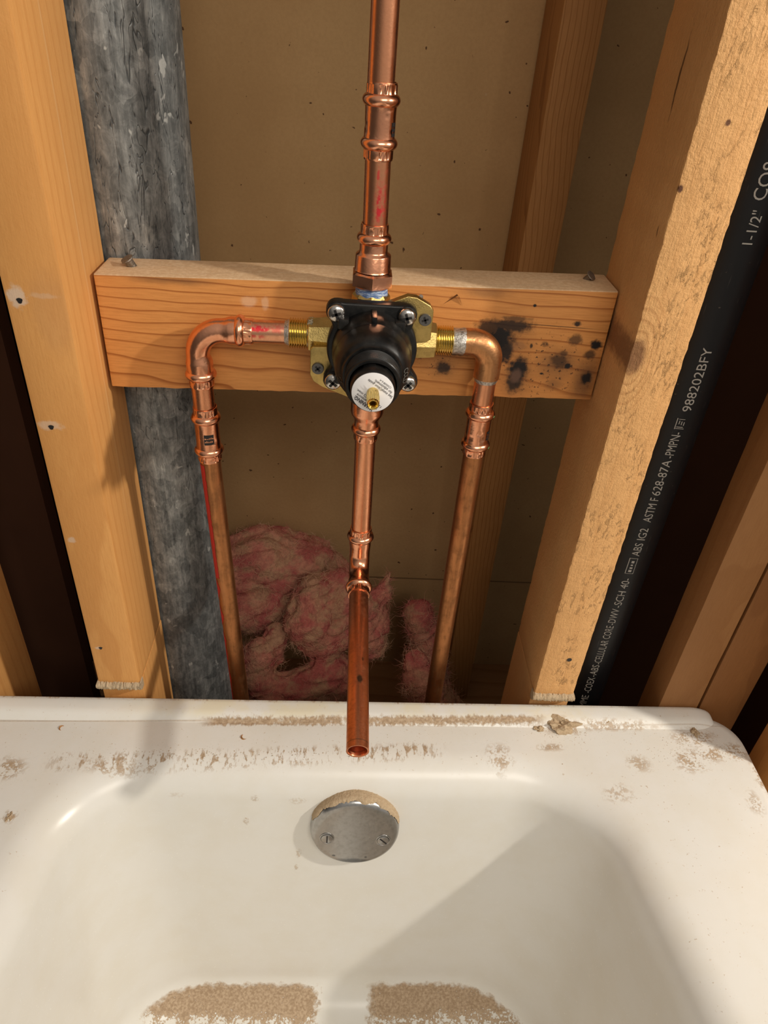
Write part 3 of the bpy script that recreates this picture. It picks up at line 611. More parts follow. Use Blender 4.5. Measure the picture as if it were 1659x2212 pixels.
def hexmod(s, t):
    a = (t + math.pi/6) % (math.pi/3) - math.pi/6
    return 0.0132*(1/math.cos(a)) - 0.0132
add_lathe(bm, (RX+0.0006, YP, 0.3850), (0, 0, 1), [(0, 0.0108), (0.0, 0.0118), (0.0012, 0.0129), (0.0088, 0.0129), (0.0102, 0.0118), (0.0112, 0.0105)], 60, lambda s, t: hexmod(s, t)*(1.0 if 0.0012 <= s <= 0.0088 else 0.15), False, False); obj('hex_nut', bm, M_CU_FIT, ad, True, 25)

# left (hot) side
YL = 0.033; ZL = 0.3475; FX0, FX1 = 0.0738, 0.0836
pipe('copper_pipe', 'short level copper stub with pink print left of the valve', (0.1085, YL, ZL-0.0006), (0.1375, YL, ZL), M_CU_PINK_L)
el = thing('press_elbow', 'copper press elbow turning down at the left of the wood block', 'pipe elbow', (FX0-0.001, YL, 0.3030))
press_end(el, (0.1120, YL, ZL-0.0007), (-1, 0, 0), 31); press_end(el, (FX0-0.0006, YL, 0.3035), (0, 0, 1), 32)
bm = bmesh.new(); R0 = 0.0185; cx, cz = 0.0722+R0, 0.3475-0.0012-R0
pts = [(0.1002, YL, ZL-0.0008), (0.0965, YL, ZL-0.0009), (0.0950, YL, ZL-0.0010), (cx+0.0022, YL, ZL-0.0011)]; rad = [0.0096, 0.0096, 0.0093, 0.0086]
for i in range(0, 19):
    a = math.pi/2 + (math.pi/2)*i/18; pts.append((cx+R0*math.cos(a), YL, cz+R0*math.sin(a))); rad.append(0.0083 + 0.0002*math.sin(math.pi*i/18))
pts += [(0.0724, YL, cz-0.002), (0.0726, YL, cz-0.0045), (0.0728, YL, cz-0.006), (0.0730, YL, 0.3152)]; rad += [0.0086, 0.0094, 0.0097, 0.0094]
add_sweep(bm, pts, rad, 48, False, False); obj('bend', bm, M_CU_FIT, el)
pipe('copper_pipe', 'short upright copper nipple joining the left elbow and coupling', (0.0736, YL, 0.2815), (FX0-0.0006, YL, 0.3065), M_CU)
coupling('press_coupling', 'left copper press coupling with black printed patch, below the press elbow', (0.0739, YL, 0.2865), 0.0460, 41, (0.32, 0.2580, 0.80, 0.0085), (0.014, 0, -1))
def lean(z): return 0.0745 + (0.2405-z)*0.0345
lf = thing('copper_pipe', 'left copper feed pipe with a red painted stripe, beside the grey vent', 'pipe', (lean(FLOOR_Z), YL+0.004, FLOOR_Z))
bm = bmesh.new(); A_, B_ = Vector((lean(FLOOR_Z), YL+0.004, FLOOR_Z)), Vector((lean(0.2440), YL, 0.2440)); add_lathe(bm, A_, B_-A_, [((B_-A_).length*i/20, PR) for i in range(21)], 48); obj('tube', bm, M_CU_OLD, lf)
bm = bmesh.new(); rnd = random.Random(5); n = 150; prev = None
for i in range(n+1):
    z = 0.238 - 0.30*i/n; q = A_ + (B_-A_)*((z-FLOOR_Z)/(0.2440-FLOOR_Z)); fade = 1.0 if z > 0.12 else max(0.0, 0.55 + 0.6*mnoise.noise(Vector((z*60, 1, 2)))); wdt = (0.86 + 0.10*rnd.random())*fade
    cur = []
    for j in range(7):
        a = math.radians(-80) + wdt*(j/6.0)
        cur.append(bm.verts.new((q.x + (PR+0.0002)*math.sin(a), q.y - (PR+0.0002)*math.cos(a), z)))
    if prev and fade > 0.15:
        for j in range(6): bm.faces.new((prev[j], cur[j], cur[j+1], prev[j+1]))
    prev = cur
bmesh.ops.delete(bm, geom=[v for v in bm.verts if not v.link_faces], context='VERTS')
obj('painted_stripe', bm, M_RED, lf)['label'] = 'red painted stripe'

# right (cold) side
ZR = 0.3480; GX = 0.2800
sw = thing('sweat_elbow', 'tarnished soldered copper elbow turning down in front of the burn marks', 'pipe elbow', (GX, YL, 0.3200))
bm = bmesh.new(); R1 = 0.0140; cx, cz = GX-R1, ZR-R1
pts = [(0.2585, YL, ZR), (0.2625, YL, ZR), (cx, YL, ZR)]; rad = [0.0093, 0.0094, 0.0095]
for i in range(1, 19):
    a = math.pi/2 - (math.pi/2)*i/18; pts.append((cx+R1*math.cos(a), YL, cz+R1*math.sin(a))); rad.append(0.0095 + 0.0004*math.sin(math.pi*i/18))
pts += [(GX, YL, cz-0.004), (GX, YL, cz-0.0105), (GX, YL, 0.3218), (GX, YL, 0.3214)]; rad += [0.0095, 0.0095, 0.0095, 0.0082]
add_sweep(bm, pts, rad, 48, True, False); obj('bend', bm, M_CU_SWEAT, sw)
bm = bmesh.new(); add_lathe(bm, (0.2512, YL, ZR), (1, 0, 0), [(0, 0.0086), (0.001, 0.0090), (0.006, 0.0092), (0.0085, 0.0096), (0.0095, 0.0093)], 48, lambda s, t: 0.00025*mnoise.noise(Vector((math.cos(t)*4, math.sin(t)*4, s*900)))); obj('solder_joint', bm, M_SOLDER, sw)['label'] = 'silvery solder band at the valve end'
bm = bmesh.new(); add_lathe(bm, (GX, YL, 0.3224), (0, 0, -1), [(0, 0.0093), (0.0012, 0.0091), (0.0030, 0.0083), (0.0040, 0.0080)], 48, lambda s, t: 0.0002*mnoise.noise(Vector((math.cos(t)*3, math.sin(t)*3, s*800)))); obj('solder_joint', bm, M_SOLDER, sw)['label'] = 'ragged solder ring at the lower end'
pipe('copper_pipe', 'short scraped copper nipple under the soldered elbow', (GX, YL, 0.2950), (GX, YL, 0.3205), M_CU)
rc = coupling('press_coupling', 'right copper press coupling with green smears, below the soldered elbow', (GX, YL, 0.3010), 0.0445, 51, (1.0, 0.2720, 0.5, 0.0075))
for zc in (0.2918, 0.2648):
    bm = bmesh.new(); n = 8; A = []
    for j in range(5):
        row = []
        for i in range(n+1):
            a = 0.95 + 0.30*i/n; rr = 0.0112 - 0.0014*((j-2)/2)**2 + 0.0002
            row.append(bm.verts.new((GX + rr*math.sin(a), YL - rr*math.cos(a), zc + (j-2)*0.0010*(1-abs(i/n-.5)*0.8))))
        A.append(row)
    for j in range(4):
        for i in range(n): bm.faces.new((A[j][i], A[j][i+1], A[j+1][i+1], A[j+1][i]))
    obj('green_smear', bm, M_GREEN, rc)
pipe('copper_pipe', 'plain tarnished right feed pipe running down from the green smeared coupling', (GX-0.001, YL+0.002, FLOOR_Z), (GX, YL, 0.2600), M_CU_OLD)

# spout branch
DX = 0.1945
ma = thing('male_adapter', 'copper press adapter under the valve, half hidden by the white cap', 'pipe adapter', (DX, YP, 0.2660))
press_end(ma, (DX, YP, 0.2668), (0, 0, 1), 61)
bm = bmesh.new(); add_lathe(bm, (DX, YP, 0.2786), (0, 0, 1), [(0, 0.0092), (0.004, 0.0092), (0.007, 0.0098), (0.010, 0.0118), (0.0125, 0.0124), (0.024, 0.0124)], 48, None, False, False); obj('body', bm, M_CU_FIT, ma)
pipe('copper_pipe', 'upright copper drop pipe in the middle, between valve and spout elbow', (DX+0.0008, YP, 0.1785), (DX, YP, 0.2700), M_CU)
se = thing('press_elbow', 'copper press elbow turning forward at the foot of the middle pipe', 'pipe elbow', (DX+0.001, YP, 0.1400))
press_end(se, (DX+0.0008, YP, 0.1818), (0, 0, -1), 71)
SD = Vector((0.0010, -0.122, -0.0150)).normalized()
bm = bmesh.new(); R2 = 0.0165; e0 = Vector((DX+0.001, YP, 0.1560))
pts = [(DX+0.0008, YP, 0.1700), (DX+0.0008, YP, 0.1650), (DX+0.001, YP, 0.1635), (DX+0.001, YP, 0.1600)]; rad = [0.0092, 0.0092, 0.0090, 0.0087]
cy, cz = YP-R2, 0.1560; amax = math.pi/2 - 0.12
for i in range(19):
    a = amax*i/18; pts.append((DX+0.001, cy+R2*math.cos(a), cz-R2*math.sin(a))); rad.append(0.0086)
endp = Vector(pts[-1])
pts += [endp + SD*0.002, endp + SD*0.005, endp + SD*0.006, endp + SD*0.010]; rad += [0.0087, 0.0090, 0.0092, 0.0092]
add_sweep(bm, pts, rad, 48, False, False); obj('bend', bm, M_CU_FIT, se)
FE = endp + SD*0.0212; press_end(se, FE, -SD, 72)
TIP = FE + SD*((FE.y+0.1455)/-SD.y) if False else Vector((0.1963, -0.1455, 0.1215))
pipe('copper_pipe', 'open ended copper spout stub pointing forward over the tub', FE - SD*0.004, TIP, M_CU_SPOUT, PR, 12, True)

# ------------------------------------------------------------------ shower valve
VXc, VZc = 0.1945, 0.3490
sv = thing('shower_valve', 'black and brass shower mixing valve screwed to the wood block', 'shower valve', (VXc, 0.030, 0.3160))
bm = bmesh.new(); add_lathe(bm, (VXc, 0.046, VZc), (0, -1, 0), [(0, 0.018), (0.004, 0.021), (0.034, 0.0255)], 48)
add_lathe(bm, (0.180, 0.032, ZL), (-1, 0, 0), [(0, 0.0150), (0.018, 0.0130), (0.0235, 0.0122), (0.0290, 0.0118), (0.030, 0.0108)], 8)
add_lathe(bm, (0.208, 0.032, ZR), (1, 0, 0), [(0, 0.0150), (0.018, 0.0138), (0.0270, 0.0132), (0.0310, 0.0125), (0.0320, 0.0108)], 8)
add_lathe(bm, (RX+0.0006, YP, 0.366), (0, 0, 1), [(0, 0.016), (0.008, 0.0132), (0.0125, 0.0128), (0.0145, 0.0112)], 8)
add_lathe(bm, (DX, YP, 0.330), (0, 0, -1), [(0, 0.015), (0.020, 0.0125), (0.028, 0.0115)], 8)
obj('brass_body', bm, M_BRASS, sv, True, 30)
bm = bmesh.new(); add_prism(bm, [(0.204, 0.378), (0.2165, 0.3835), (0.2225, 0.3830), (0.2320, 0.3780), (0.2345, 0.3745), (0.2345, 0.3545), (0.2320, 0.3525), (0.204, 0.350)], 0.0165, 0.0225, 0.0006); obj('mounting_ear', bm, M_BRASS, sv, True, 30)
bm = bmesh.new(); add_prism(bm, [(0.182, 0.346), (0.1545, 0.3445), (0.1525, 0.3425), (0.1525, 0.3240), (0.1550, 0.3190), (0.1610, 0.3150), (0.182, 0.3070)], 0.0165, 0.0225, 0.0006); obj('mounting_ear', bm, M_BRASS, sv, True, 30)
def threads(p0, d, L, n):
    bm = bmesh.new(); pr = [(0, 0.0085)]
    for i in range(n):
        s = L*i/n; h = L/n; pr += [(s+h*0.08, 0.0089), (s+h*0.42, 0.0105), (s+h*0.58, 0.0105), (s+h*0.92, 0.0089)]
    pr += [(L, 0.0085)]
    add_lathe(bm, p0, d, pr, 48); return bm
obj('threaded_port', threads((0.1505, YL-0.0005, ZL), (-1, 0, 0), 0.0135, 8), M_BRASS_T, sv, True, 80)
obj('threaded_port', threads((0.2390, YL-0.0005, ZR), (1, 0, 0), 0.0130, 8), M_BRASS_T, sv, True, 80)
bm = bmesh.new(); add_lathe(bm, (0.1372, YL, ZL), (-1, 0, 0), [(-0.0006, 0.0092), (0.0003, 0.0092), (0.002, 0.0084), (0.0032, 0.0080)], 40, lambda s, t: 0.00025*mnoise.noise(Vector((math.cos(t)*4, math.sin(t)*4, s*900)))); obj('solder_joint', bm, M_SOLDER, sv)
bm = bmesh.new(); add_lathe(bm, (0.1500, YL-0.0005, ZL), (1, 0, 0), [(0, 0.0107), (0.001, 0.0113), (0.0032, 0.0116), (0.004, 0.0112)], 40, lambda s, t: 0.0004*mnoise.noise(Vector((math.cos(t)*4, math.sin(t)*4, s*700)))); obj('sealant_ring', bm, M_DOPE, sv)
bm = bmesh.new(); add_lathe(bm, (RX+0.0006, YP, 0.3785), (0, 0, 1), [(0, 0.0108), (0.0008, 0.0110), (0.0065, 0.0106), (0.0075, 0.0104)], 48, lambda s, t: 0.0004*mnoise.noise(Vector((math.cos(t)*3, math.sin(t)*3, s*900)))); obj('thread_sealant', bm, M_BLUE, sv)['label'] = 'pale blue thread sealant'
# bonnet
LOB = [(0.0215, 0.0248), (-0.0245, 0.0248), (0.0262, -0.0225), (-0.0255, -0.0238)]
def bonnet_R(t):
    dx, dz = math.cos(t), math.sin(t); R = 0.0304
    for (lx, lz) in LOB:
        b = dx*lx + dz*lz; c = lx*lx + lz*lz - 0.0072**2; D = b*b - c
        if D > 0: R = max(R, b + math.sqrt(D))
    if dz > 0.55 and abs(0.0312*dx/dz) < 0.026: R = max(R, 0.0312/dz)
    return R
poly = []
for i in range(144):
    t = 2*math.pi*i/144; R = (bonnet_R(t-0.06) + bonnet_R(t-0.03) + 2*bonnet_R(t) + bonnet_R(t+0.03) + bonnet_R(t+0.06))/6
    poly.append((VXc + R*math.cos(t), VZc + R*math.sin(t)))
bon = None
bm = bmesh.new(); add_prism(bm, poly, 0.0065, 0.0145, 0.0016)
DOME = [(0.0, 0.0270), (0.004, 0.0268), (0.0125, 0.0262), (0.0165, 0.0247), (0.0178, 0.0252), (0.0205, 0.0251), (0.0262, 0.0245), (0.0308, 0.0237), (0.0340, 0.0227), (0.0362, 0.0214), (0.0376, 0.0201), (0.0384, 0.0192), (0.0400, 0.0188), (0.0401, 0.0160)]
add_lathe(bm, (VXc, 0.0068, VZc), (0, -1, 0), DOME, 72)
add_box(bm, (VXc-0.0018, -0.0095, VZc+0.0230), (VXc+0.0018, 0.0068, VZc+0.0286), 0.0007)
for (lx, lz) in LOB:
    add_lathe(bm, (VXc+lx, 0.0070, VZc+lz), (0, -1, 0), [(0, 0.0067), (0.0012, 0.0064), (0.0014, 0.006)], 32)
    q = Vector((lx, lz)).normalized()
    add_box(bm, (VXc+lx*0.80-0.0035, -0.0020, VZc+lz*0.80-0.0035), (VXc+lx*0.80+0.0035, 0.0068, VZc+lz*0.80+0.0035), 0.0012)
bon = obj('bonnet', bm, M_NYLON, sv, True, 35)
def dome_y(r):
    for i in range(5, len(DOME)-2):
        (s0, r0), (s1, r1) = DOME[i], DOME[i+1]
        if r1 <= r <= r0: return 0.0068 - (s0 + (s1-s0)*(r0-r)/max(r0-r1, 1e-6))
    return 0.0068-0.0205 if r > 0.025 else 0.0068-0.040
bm = bmesh.new()
def cold_fn(x, y):
    r = 0.0200 + y; a = math.radians(12) - x/0.0218
    return Vector((VXc + r*math.cos(a), dome_y(r)-0.0004, VZc + r*math.sin(a)))
add_text(bm, 'COLD', 0.0042, cold_fn, 0.00004, 0.0105)
obj('moulded_lettering', bm, M_LETTER, bon, False)
bm = bmesh.new()
def hot_fn(x, y):
    r = 0.0202 + y; a = math.radians(200) - x/0.0218
    return Vector((VXc + r*math.cos(a), dome_y(r)-0.0004, VZc + r*math.sin(a)))
add_text(bm, 'PI', 0.0042, hot_fn, 0.0, 0.0040)
obj('moulded_lettering', bm, M_LETTER, bon, False)
bm = bmesh.new(); pr = [(0, 0.0172)]
for i in range(10): s = 0.001+i*0.00125; pr += [(s, 0.0170), (s+0.0004, 0.0176), (s+0.0008, 0.0176), (s+0.0012, 0.0170)]
pr += [(0.0138, 0.0168), (0.0146, 0.0164), (0.0146, 0.0149), (0.003, 0.0147)]
add_lathe(bm, (VXc, -0.0328, VZc), (0, -1, 0), pr, 64); obj('threaded_collar', bm, M_NYLON, sv, True, 50)
bm = bmesh.new()
def notch(s, t): return -0.0016 if (0.0015 < s < 0.0125 and (t*6/math.pi) % 2 < 0.8) else 0.0
add_lathe(bm, (VXc, -0.0315, VZc), (0, -1, 0), [(0, 0.0140), (0.002, 0.0140), (0.012, 0.0140), (0.018, 0.0139), (0.0240, 0.0138), (0.0250, 0.0131)], 96, notch); obj('adjustment_cap', bm, M_NYLON, sv, True, 40)
LY = -0.0570
bm = bmesh.new(); add_lathe(bm, (VXc, LY+0.0006, VZc), (0, -1, 0), [(0, 0.01285), (0.0006, 0.01285), (0.0007, 0.0127)], 64); lab = obj('warning_label', bm, M_LABEL, sv)
bm = bmesh.new()
TA = math.radians(180-36)
tdir = Vector((math.cos(TA), 0, math.sin(TA))); tup = Vector((math.cos(TA+math.pi/2), 0, math.sin(TA+math.pi/2)))
def lab_fn(u0, v0):
    c = Vector((VXc, LY-0.0003, VZc))
    return lambda x, y: c + tdir*(u0+x) + tup*(v0+y)
for txt, u0, v0, sz, wd, bold in [('WARNING:', -0.0074, 0.0079, 0.0034, 0.0144, 0.00012), ('Set temperature', -0.0088, 0.0060, 0.0021, 0.0158, 0.00002), ('120\u00b0F (49\u00b0C) max.', -0.0100, 0.0037, 0.0021, 0.0190, 0.00002), ('See installation guide', -0.0110, -0.0057, 0.0023, 0.0186, 0.00002), ('for adjustment.', -0.0088, -0.0079, 0.0023, 0.0132, 0.00002), ('1236608-6-A', -0.0064, -0.0099, 0.0018, 0.0086, 0.0)]:
    add_text(bm, txt, sz, lab_fn(u0, v0), bold, wd)
bmesh.ops.recalc_face_normals(bm, faces=bm.faces)
obj('label_lettering', bm, M_LINK, lab, False)
bm = bmesh.new()
add_lathe(bm, (VXc, -0.0570, VZc), (0, -1, 0), [(-0.001, 0.0036), (0.006, 0.0037), (0.0140, 0.0036), (0.0152, 0.0035), (0.0160, 0.0031), (0.0160, 0.0027), (0.0148, 0.0017), (0.0060, 0.0016)], 60, lambda s, t: (0.00022*(1 if math.sin(20*t) > 0 else -1)) if 0 < s < 0.0145 else 0.0)
obj('brass_stem', bm, M_BRASS_T, sv, True, 50)
bm = bmesh.new()
for k in (-1, 1):
    a = Vector((VXc + 0.0034*k, LY-0.0006, VZc+0.0026)); b = Vector((VXc+0.0058*k, LY-0.0010, VZc+0.0056)); c = Vector((VXc + 0.0046*k, LY-0.0006, VZc+0.0018))
    vs = [bm.verts.new(q) for q in (a, b, c)]; bm.faces.new(vs)
bmesh.ops.solidify(bm, geom=list(bm.faces), thickness=0.0002); obj('torn_flap', bm, M_LABEL, lab)
def pan_screw(x, y, z, R, rot, mat, par, name, flat=False):
    H = 0.0010 if flat else 0.0034; bm = bmesh.new(); seg = 48
    def md(s, t):
        return 0.0
    pr = [(-0.001, R)] + ([(H*0.5, R), (H, R*0.93), (H, 0.0002)] if flat else [(0.0008, R)] + [(0.0008 + (H-0.0008)*math.sin(a), R*math.cos(a)) for a in (0.3, 0.6, 0.9, 1.15, 1.35, 1.5)])
    add_lathe(bm, (x, y, z), (0, -1, 0), pr, seg); o = obj(name, bm, mat, par)
    bm = bmesh.new(); w_ = R*0.15; l_ = R*0.55
    for k in range(2):
        a = rot + k*math.pi/2; c, s_ = math.cos(a), math.sin(a)
        vs = add_box(bm, (-l_, y-H-0.00025, -w_), (l_, y-H*0.45, w_), 0.0)
        for v_ in vs:
            X, Z = v_.co.x, v_.co.z; v_.co.x = x + X*c - Z*s_; v_.co.z = z + X*s_ + Z*c
    obj('cross_recess', bm, M_INK, o, False)
    return o
for (lx, lz), rt_ in zip(LOB, (0.3, 0.35, 0.8, 0.9)):
    pan_screw(VXc+lx, 0.0052, VZc+lz, 0.0058, rt_, M_STEEL, sv, 'bonnet_screw')
pan_screw(0.2293, 0.0160, 0.3685, 0.0042, 0.35, M_OXIDE, sv, 'mounting_screw', True)
pan_screw(0.1580, 0.0160, 0.3292, 0.0042, 0.7, M_OXIDE, sv, 'mounting_screw', True)

# ------------------------------------------------------------------ bathtub
def rrect(x0, x1, y0, y1, r, n=10, m=14):
    pts = []
    for (cx, cy, a0) in [(x1-r, y1-r, 0), (x0+r, y1-r, math.pi/2), (x0+r, y0+r, math.pi), (x1-r, y0+r, 1.5*math.pi)]:
        for i in range(n+1):
            a = a0 + (math.pi/2)*i/n; pts.append((cx + r*math.cos(a), cy + r*math.sin(a)))
        # straight run to the next corner
        nx = {0: (x0+r, y1), math.pi/2: (x0, y0+r), math.pi: (x1-r, y0), 1.5*math.pi: (x1, y1-r)}[a0]
        px, py = pts[-1]
        for i in range(1, m): pts.append((px + (nx[0]-px)*i/m, py + (nx[1]-py)*i/m))
    return pts
tub = thing('bathtub', 'white enamelled bathtub dusted with plaster dirt along the rim', 'bathtub', (0.196, -0.76, FLOOR_Z))
loops = []
OX0, OX1, OY0, OY1 = -0.178, 0.5675, -1.53, -0.0045
loops += [(OX0+0.01, OX1-0.004, OY0, OY1-0.002, 0.03, FLOOR_Z+0.002), (OX0+0.004, OX1-0.001, OY0, OY1, 0.034, -0.05), (OX0, OX1, OY0, OY1, 0.036, -0.030), (OX0, OX1, OY0, OY1, 0.036, -0.020), (OX0+0.0012, OX1-0.0012, OY0, OY1-0.001, 0.035, -0.0125), (OX0+0.005, OX1-0.005, OY0, OY1-0.004, 0.032, -0.0075), (OX0+0.012, OX1-0.012, OY0, OY1-0.009, 0.028, -0.006)]
bx0, bx1, by0, by1 = -0.044, 0.414, -1.40, -0.066
def basin(ins_b, ins_s, r, z): loops.append((bx0+ins_s, bx1-ins_s, by0+ins_b*1.6, by1-ins_b, r, z))
RB = 0.034
basin(-0.030, -0.032, 0.085, -0.0060)
for i in range(0, 11):
    a = math.radians(80)*i/10; basin(-0.016 + RB*math.sin(a), -0.020 + RB*math.sin(a), 0.080 - 0.018*i/10, -0.0060 - RB*(1-math.cos(a)))
for i in range(1, 12):
    q = i/11; basin(0.0175+0.043*q, 0.0135+0.018*q, 0.062+0.010*q, -0.0341-0.236*q)
for i in range(1, 9):
    a = (math.pi/2)*i/8; basin(0.0605+0.036*(1-math.cos(a)), 0.0315+0.026*(1-math.cos(a)), 0.072, -0.2701-0.036*math.sin(a))
basin(0.150, 0.12, 0.06, -0.3066); basin(0.23, 0.19, 0.03, -0.307)
def flare(x, y, z):
    if z < -0.0055:
        k = min(1.0, max(0.0, (-y-0.075)/0.30)); 
        if x > 0.3: x += 0.055*k*min(1, (x-0.3)/0.1) if x < 0.52 else 0.0
        if x < 0.1 and x > -0.15: x -= 0.035*k*min(1, (0.1-x)/0.1)
    return x
bm = bmesh.new(); rings = []
for li, (x0, x1, y0, y1, r, z) in enumerate(loops):
    ring = []
    for (x, y) in rrect(x0, x1, y0, y1, r, 12, 18):
        xx = flare(x, y, z) if li >= 7 else x
        ring.append(bm.verts.new((xx, y, z + (xx-0.26)*TUB_TILT)))
    rings.append(ring)
N = len(rings[0])
for i in range(len(rings)-1):
    for k in range(N):
        k2 = (k+1) % N; bm.faces.new((rings[i][k], rings[i][k2], rings[i+1][k2], rings[i+1][k]))
bm.faces.new(rings[-1])
obj('tub_shell', bm, M_TUB, tub, True, 60)
# raised wall flange along the back edge of the deck
bm = bmesh.new(); prof = [(-0.0255, -0.0070), (-0.0235, -0.0056), (-0.0215, -0.0040), (-0.0195, -0.0022), (-0.0170, -0.0006), (-0.0135, 0.0002), (-0.0060, 0.0004), (-0.0025, 0.0), (-0.0008, -0.0016), (-0.0002, -0.0045), (-0.0002, -0.030)]
xs = [-0.1765 + i*0.01 for i in range(70)] + [0.5205 + 0.024*math.sin(math.pi/2*i/12) for i in range(1, 13)]
prev = None
for x in xs:
    k = 1.0 if x <= 0.5205 else math.sqrt(max(0.0, 1-((x-0.5205)/0.0241)**2))
    row = []
    for (y, z) in prof:
        zz = -0.0075 + (z+0.0075)*(0.35+0.65*k) if z > -0.02 else z
        yy = -0.0002 - 0.004*(1-k) + (y+0.0002)*(0.60+0.40*k)
        row.append(bm.verts.new((x, yy - 0.0*(1-k), zz - 0.004*(1-k) + (x-0.26)*TUB_TILT)))
    if prev:
        for j in range(len(prof)-1): bm.faces.new((prev[j], row[j], row[j+1], prev[j+1]))
    prev = row
bm.faces.new(prev)
bmesh.ops.recalc_face_normals(bm, faces=bm.faces)
obj('wall_flange', bm, M_TUB, tub, True, 60)

# overflow plate
PN = Vector((0.0, -0.983, 0.182)); PC = Vector((0.2020, -0.0885, -0.0650))
op = thing('overflow_plate', 'round steel overflow cover with two slotted screws and a dust cap on top', 'overflow plate', PC)
d_, a_, b_ = frame(PN)
bm = bmesh.new(); add_lathe(bm, PC - PN*0.004, PN, [(0, 0.0388), (0.002, 0.0398), (0.0065, 0.0400), (0.0105, 0.0392), (0.0130, 0.0378), (0.0145, 0.0352), (0.0152, 0.031), (0.0156, 0.02), (0.0157, 0.0)], 96, None, True, False)
bmesh.ops.remove_doubles(bm, verts=bm.verts, dist=1e-5); obj('faceplate', bm, M_PLATEM, op, True, 60)
PU = Vector((0, 0.182, 0.983)); PRt = Vector((1, 0, 0))
def pl(u, v, h): return PC + PRt*u + PU*v + PN*(h-0.004)
for (u, v, ro) in [(-0.0245, -0.004, math.pi/2), (0.0255, -0.0055, -0.8)]:
    c = pl(u, v, 0.0150)
    bm = bmesh.new(); add_lathe(bm, c, PN, [(-0.001, 0.0068), (0.0008, 0.0066), (0.0011, 0.0058), (0.0008, 0.0054)], 40, None, True, False)
    add_lathe(bm, c, PN, [(0.0004, 0.0053), (0.0012, 0.0052), (0.0016, 0.0046), (0.0017, 0.0001)], 40); o = obj('screw', bm, M_PLATEM, op)
    bm = bmesh.new(); vs = add_box(bm, (-0.0042, -0.0006, -0.0008), (0.0042, 0.0006, 0.0019))
    for v_ in vs:
        x, y, z = v_.co; v_.co = c + PRt*(x*math.cos(ro)-y*math.sin(ro)) + PU*(x*math.sin(ro)+y*math.cos(ro)) + PN*z
    obj('slot', bm, M_INK, o, False)
bm = bmesh.new(); rnd = random.Random(3); n = 90; rows = []
for j in range(9):
    row = []
    for i in range(n+1):
        a = math.radians(12 + 152*i/n); edge = 0.5 + 0.5*mnoise.noise(Vector((a*4, 3, 1))) + 0.25*mnoise.noise(Vector((a*19, 1, 1)))
        reach = -0.0035 + 0.0095*max(0.05, edge)*math.sin(math.pi*i/n)**0.5
        q = j/8.0; s = 0.0155*(1-0) * 0
        # walk from the wall up the side and over the rounded edge
        dist = -0.002 + (0.0150 + reach)*q
        if dist < 0.0105: hgt, rad = dist, 0.0400
        else:
            e = min(1.0, (dist-0.0105)/0.009); hgt, rad = 0.0105 + 0.0045*math.sin(e*math.pi/2), 0.0398 - 0.0075*(1-math.cos(e*math.pi/2)) - max(0, dist-0.0195)
        th = (0.0014*math.sin(math.pi*min(1, q*1.0))**0.5 + 0.0003)*math.sin(math.pi*i/n)**0.4 + rnd.random()*0.0005
        nr = 1.0 if dist < 0.0105 else math.cos(min(1.0, (dist-0.0105)/0.009)*math.pi/2)
        nh = math.sqrt(max(0, 1-nr*nr))
        if j in (0, 8) or i in (0, n): th = -0.0004
        row.append(bm.verts.new(pl((rad+th*nr)*math.cos(a), (rad+th*nr)*math.sin(a), hgt + th*nh)))
    rows.append(row)
for j in range(8):
    for i in range(n): bm.faces.new((rows[j][i], rows[j][i+1], rows[j+1][i+1], rows[j+1][i]))
obj('dust_cap', bm, M_DUST, op, True, 80)['label'] = 'heap of tan plaster dust'

# ------------------------------------------------------------------ debris
def deck_z(x): return -0.0062 + (x-0.26)*TUB_TILT
def lump(name, x, y, sx_, sy_, sz_, seed, mat, label, cat, rough=0.5, zoff=0.0, fq=160):
    bm = bmesh.new(); bmesh.ops.create_icosphere(bm, subdivisions=4, radius=1.0)
    for v in bm.verts:
        k = 1 + rough*mnoise.fractal(v.co*1.6 + Vector((seed*3.1, seed, 0)), 1.0, 2.0, 4)
        p = v.co*k; v.co = Vector((x + p.x*sx_, y + p.y*sy_, deck_z(x)+zoff + max(-0.25, p.z)*sz_))
    return tag(obj(name, bm, mat, None, True, 30), label, cat, 'plaster crumbs on the tub rim')
lump('plaster_chunk', 0.3935, -0.0215, 0.0120, 0.0068, 0.0062, 2, M_DUST, 'largest crumpled plaster scrap on the tub rim, below the right stud', 'plaster chunk', 0.75, 0.0015)
lump('plaster_chunk', 0.4380, -0.0185, 0.0040, 0.0022, 0.0022, 4, M_DUST, 'small plaster chip on the rim right of the largest scrap', 'plaster chunk', 0.6, 0.002)
lump('plaster_chunk', 0.5200, -0.0270, 0.0032, 0.0050, 0.0026, 6, M_DUST, 'brown crumb near the rounded right corner of the tub rim', 'plaster chunk', 0.6)
lump('plaster_chunk', 0.3715, -0.0260, 0.0048, 0.0030, 0.0024, 8, M_DUST, 'flat plaster crumb just left of the largest scrap on the rim', 'plaster chunk', 0.7)
lump('plaster_chunk', -0.0775, -0.1190, 0.0030, 0.0042, 0.0026, 9, M_DUST, 'dark crumb at the far left edge of the picture on the tub rim', 'plaster chunk', 0.8, -0.0015)
